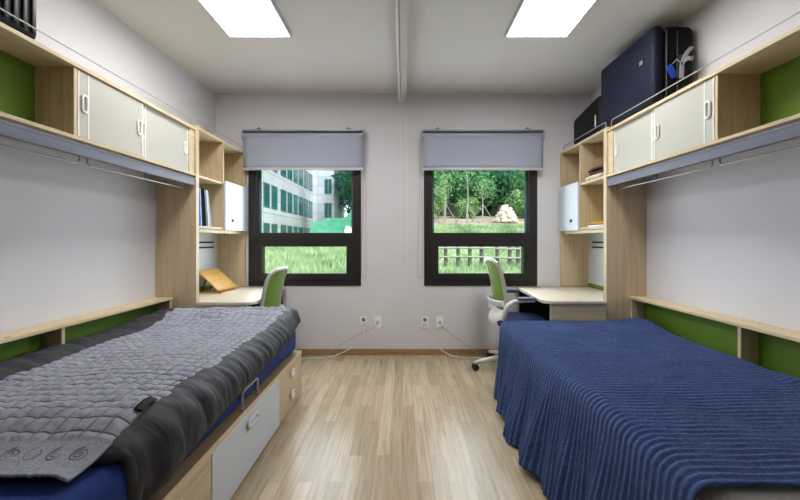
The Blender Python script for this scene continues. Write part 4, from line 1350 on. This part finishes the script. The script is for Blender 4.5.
# staked saplings
def sapling(x, y, h, label):
    z = ground(x, y)
    t = thing('staked_sapling', label, 'sapling', (x, y, z), 'staked saplings')
    tr = MB(); tr.tube([(x, y, z-.1), (x+.03, y, z+h*.4), (x-.03, y, z+h*.75), (x+.02, y, z+h)], [.03, .026, .02, .012], 8)
    for k in range(4):
        a = k*1.6+.4; zz = z+h*(.55+.1*k); tr.tube([(x, y, zz), (x+.35*math.cos(a), y+.35*math.sin(a), zz+.35)], [.015, .006], 6)
    tr.build('trunk', M['stake'], t)
    for k in range(3):
        a = k*2*PI/3+.3; s_ = MB(); px, py = x+.62*math.cos(a), y+.62*math.sin(a)
        s_.tube([(px, py, ground(px, py)-.05), (x+.03*math.cos(a), y+.03*math.sin(a), z+.8)], .018, 8); s_.build('stake', M['stake'], t)
    lf = MB(); r = random.Random(int(x*10))
    for _ in range(160):
        a = r.uniform(0, 6.28); rr_ = r.uniform(.05, .5); p = Vector((x+rr_*math.cos(a), y+rr_*math.sin(a), z+h*r.uniform(.6, 1.1)))
        d = Vector((r.gauss(0, 1), r.gauss(0, 1), r.gauss(0, 1))).normalized()*.05; e = d.orthogonal().normalized()*.03
        lf._add([p-d, p-e, p+d, p+e], [(0, 1, 2, 3)])
    lf.build('leaves', M['leaf_d'], t, smooth=False)
sapling(1.0, 15.3, 3.4, 'young sapling on tripod stakes nearest the window frame edge')
sapling(2.65, 15.6, 3.2, 'young sapling on tripod stakes before the middle of the forest')
sapling(1.95, 17.5, 2.0, 'small sapling on tripod stakes set back between two taller ones')
sapling(3.7, 17.6, 1.8, 'small sapling on tripod stakes next to the rock pile')
sapling(6.2, 17.6, 1.9, 'small sapling on tripod stakes past the rock pile')

# cone of stones
rr = random.Random(11)
pile_c = Vector((4.5, 16.6, 0)); nrock = 0
protos = []
for i in range(5):
    mb = MB(); mb.blob((0, 0, 0), (.17, .14, .10), .35, seed=i+1, sub=2)
    me = bpy.data.meshes.new('stone'); mb.bm.to_mesh(me); mb.bm.free(); me.materials.append(M['stone']); protos.append(me)
for lvl in range(6):
    rad = .42*(1-lvl/6.2); cnt = max(1, int(10*(1-lvl/6)))
    for k in range(cnt):
        a = 2*PI*k/cnt+lvl*.4; x = pile_c.x+rad*math.cos(a); y = pile_c.y+rad*math.sin(a)
        o = bpy.data.objects.new('rock', protos[rr.randrange(5)]); COL.objects.link(o)
        o.location = (x, y, ground(pile_c.x, pile_c.y)+.06+lvl*.125); o.rotation_euler = (rr.uniform(-.4, .4), rr.uniform(-.4, .4), rr.uniform(0, 6))
        sc2 = rr.uniform(.9, 1.25); o.scale = (sc2, sc2, sc2)
        tag(o, 'pale rough stone in the cone shaped rock pile below the forest', 'rock', 'stones of the rock pile')
# infill so that the cone is not hollow: a low mound of soil
mb = MB(); mb.blob((pile_c.x, pile_c.y, ground(pile_c.x, pile_c.y)+.1), (.36, .36, .55), .1, 5, 3)
tag(mb.build('soil_mound', M['stone']), 'pale earth mound showing between the stones of the rock pile', 'mound')

# log fence in the lower right pane
ft = thing('log_fence', 'weathered log fence of posts and two rails on the grassy slope', 'fence', (2.2, 9, ground(2.2, 9)))
fy = 9.1
for x in (.55, 1.02, 1.32, 1.60, 1.88, 2.26, 2.56, 2.76, 3.2, 3.7):
    z = ground(x, fy)
    p = MB(); p.tube([(x, fy, z-.1), (x+.01, fy, z+.25), (x, fy, z+.56)], [.048, .046, .044], 10); p.build('post', M['log'], ft)
for (za, zb) in ((.42, .42), (.20, .21)):
    r = MB(); zz = ground(2.2, fy)
    r.tube([(.2, fy-.07, zz+za), (1.4, fy-.075, zz+zb+.015), (2.6, fy-.07, zz+za-.01), (4.2, fy-.07, zz+zb)], [.026, .023, .025, .022], 10); r.build('rail', M['rail'], ft)

# ------------------------------------------------------------------ light
world = bpy.data.worlds.new('World'); SC.world = world; world.use_nodes = True
nt = world.node_tree; bg = nt.nodes['Background']
sky = nt.nodes.new('ShaderNodeTexSky'); sky.sky_type = 'HOSEK_WILKIE'; sky.turbidity = 6.0
sky.sun_direction = Vector((.35, -.5, .8)).normalized()
mxw = nt.nodes.new('ShaderNodeMix'); mxw.data_type = 'RGBA'; mxw.inputs['Factor'].default_value = .6
mxw.inputs['B'].default_value = (.82, .92, 1.0, 1)
nt.links.new(sky.outputs['Color'], mxw.inputs['A'])
nt.links.new(mxw.outputs['Result'], bg.inputs['Color'])
bg.inputs['Strength'].default_value = 3.0

def lamp(name, typ, energy, loc, rot, color=(1, 1, 1), **kw):
    l = bpy.data.lights.new(name, typ); l.energy = energy; l.color = color
    for k_, v_ in kw.items(): setattr(l, k_, v_)
    o = bpy.data.objects.new(name, l); COL.objects.link(o); o.location = loc; o.rotation_euler = rot
    return o
lamp('sun', 'SUN', 5.0, (0, 0, 20), (math.radians(42), 0, math.radians(48)), (1, .97, .92), angle=math.radians(12))
# room lighting behind the camera (a second pair of panels)
for x in (-1.06, .985):
    lamp('ceiling_panel_light', 'AREA', 3, (x, -.2, ZC-.03), (0, 0, 0), (1, .985, .96), shape='RECTANGLE', size=.43, size_y=1.1)
# added area lamps just inside the panes, boosting the daylight
for (a, b_) in WINS:
    o = lamp('window_light', 'AREA', 15, ((a+b_)/2, YB-.11, 1.36), (math.radians(-90), 0, 0), (.86, .94, 1), shape='RECTANGLE', size=1.0, size_y=1.08)

# ------------------------------------------------------------------ camera
cam = bpy.data.cameras.new('camera'); co_ = bpy.data.objects.new('camera', cam); COL.objects.link(co_)
co_.location = (0, 0, 1.19); co_.rotation_euler = (PI/2, 0, 0)
cam.sensor_width = 36; cam.lens = 378/800*36
cam.shift_x = -3/800; cam.shift_y = -10/800
cam.clip_start = .02; cam.clip_end = 300
SC.camera = co_
SC.view_settings.view_transform = 'Standard'
SC.view_settings.look = 'None'
SC.view_settings.exposure = 0.0
SC.view_settings.gamma = 1.0
SC.cycles.max_bounces = 10
SC.cycles.diffuse_bounces = 6
SC.cycles.transparent_max_bounces = 16
SC.cycles.use_denoising = True
SC.cycles.sample_clamp_indirect = 6.0
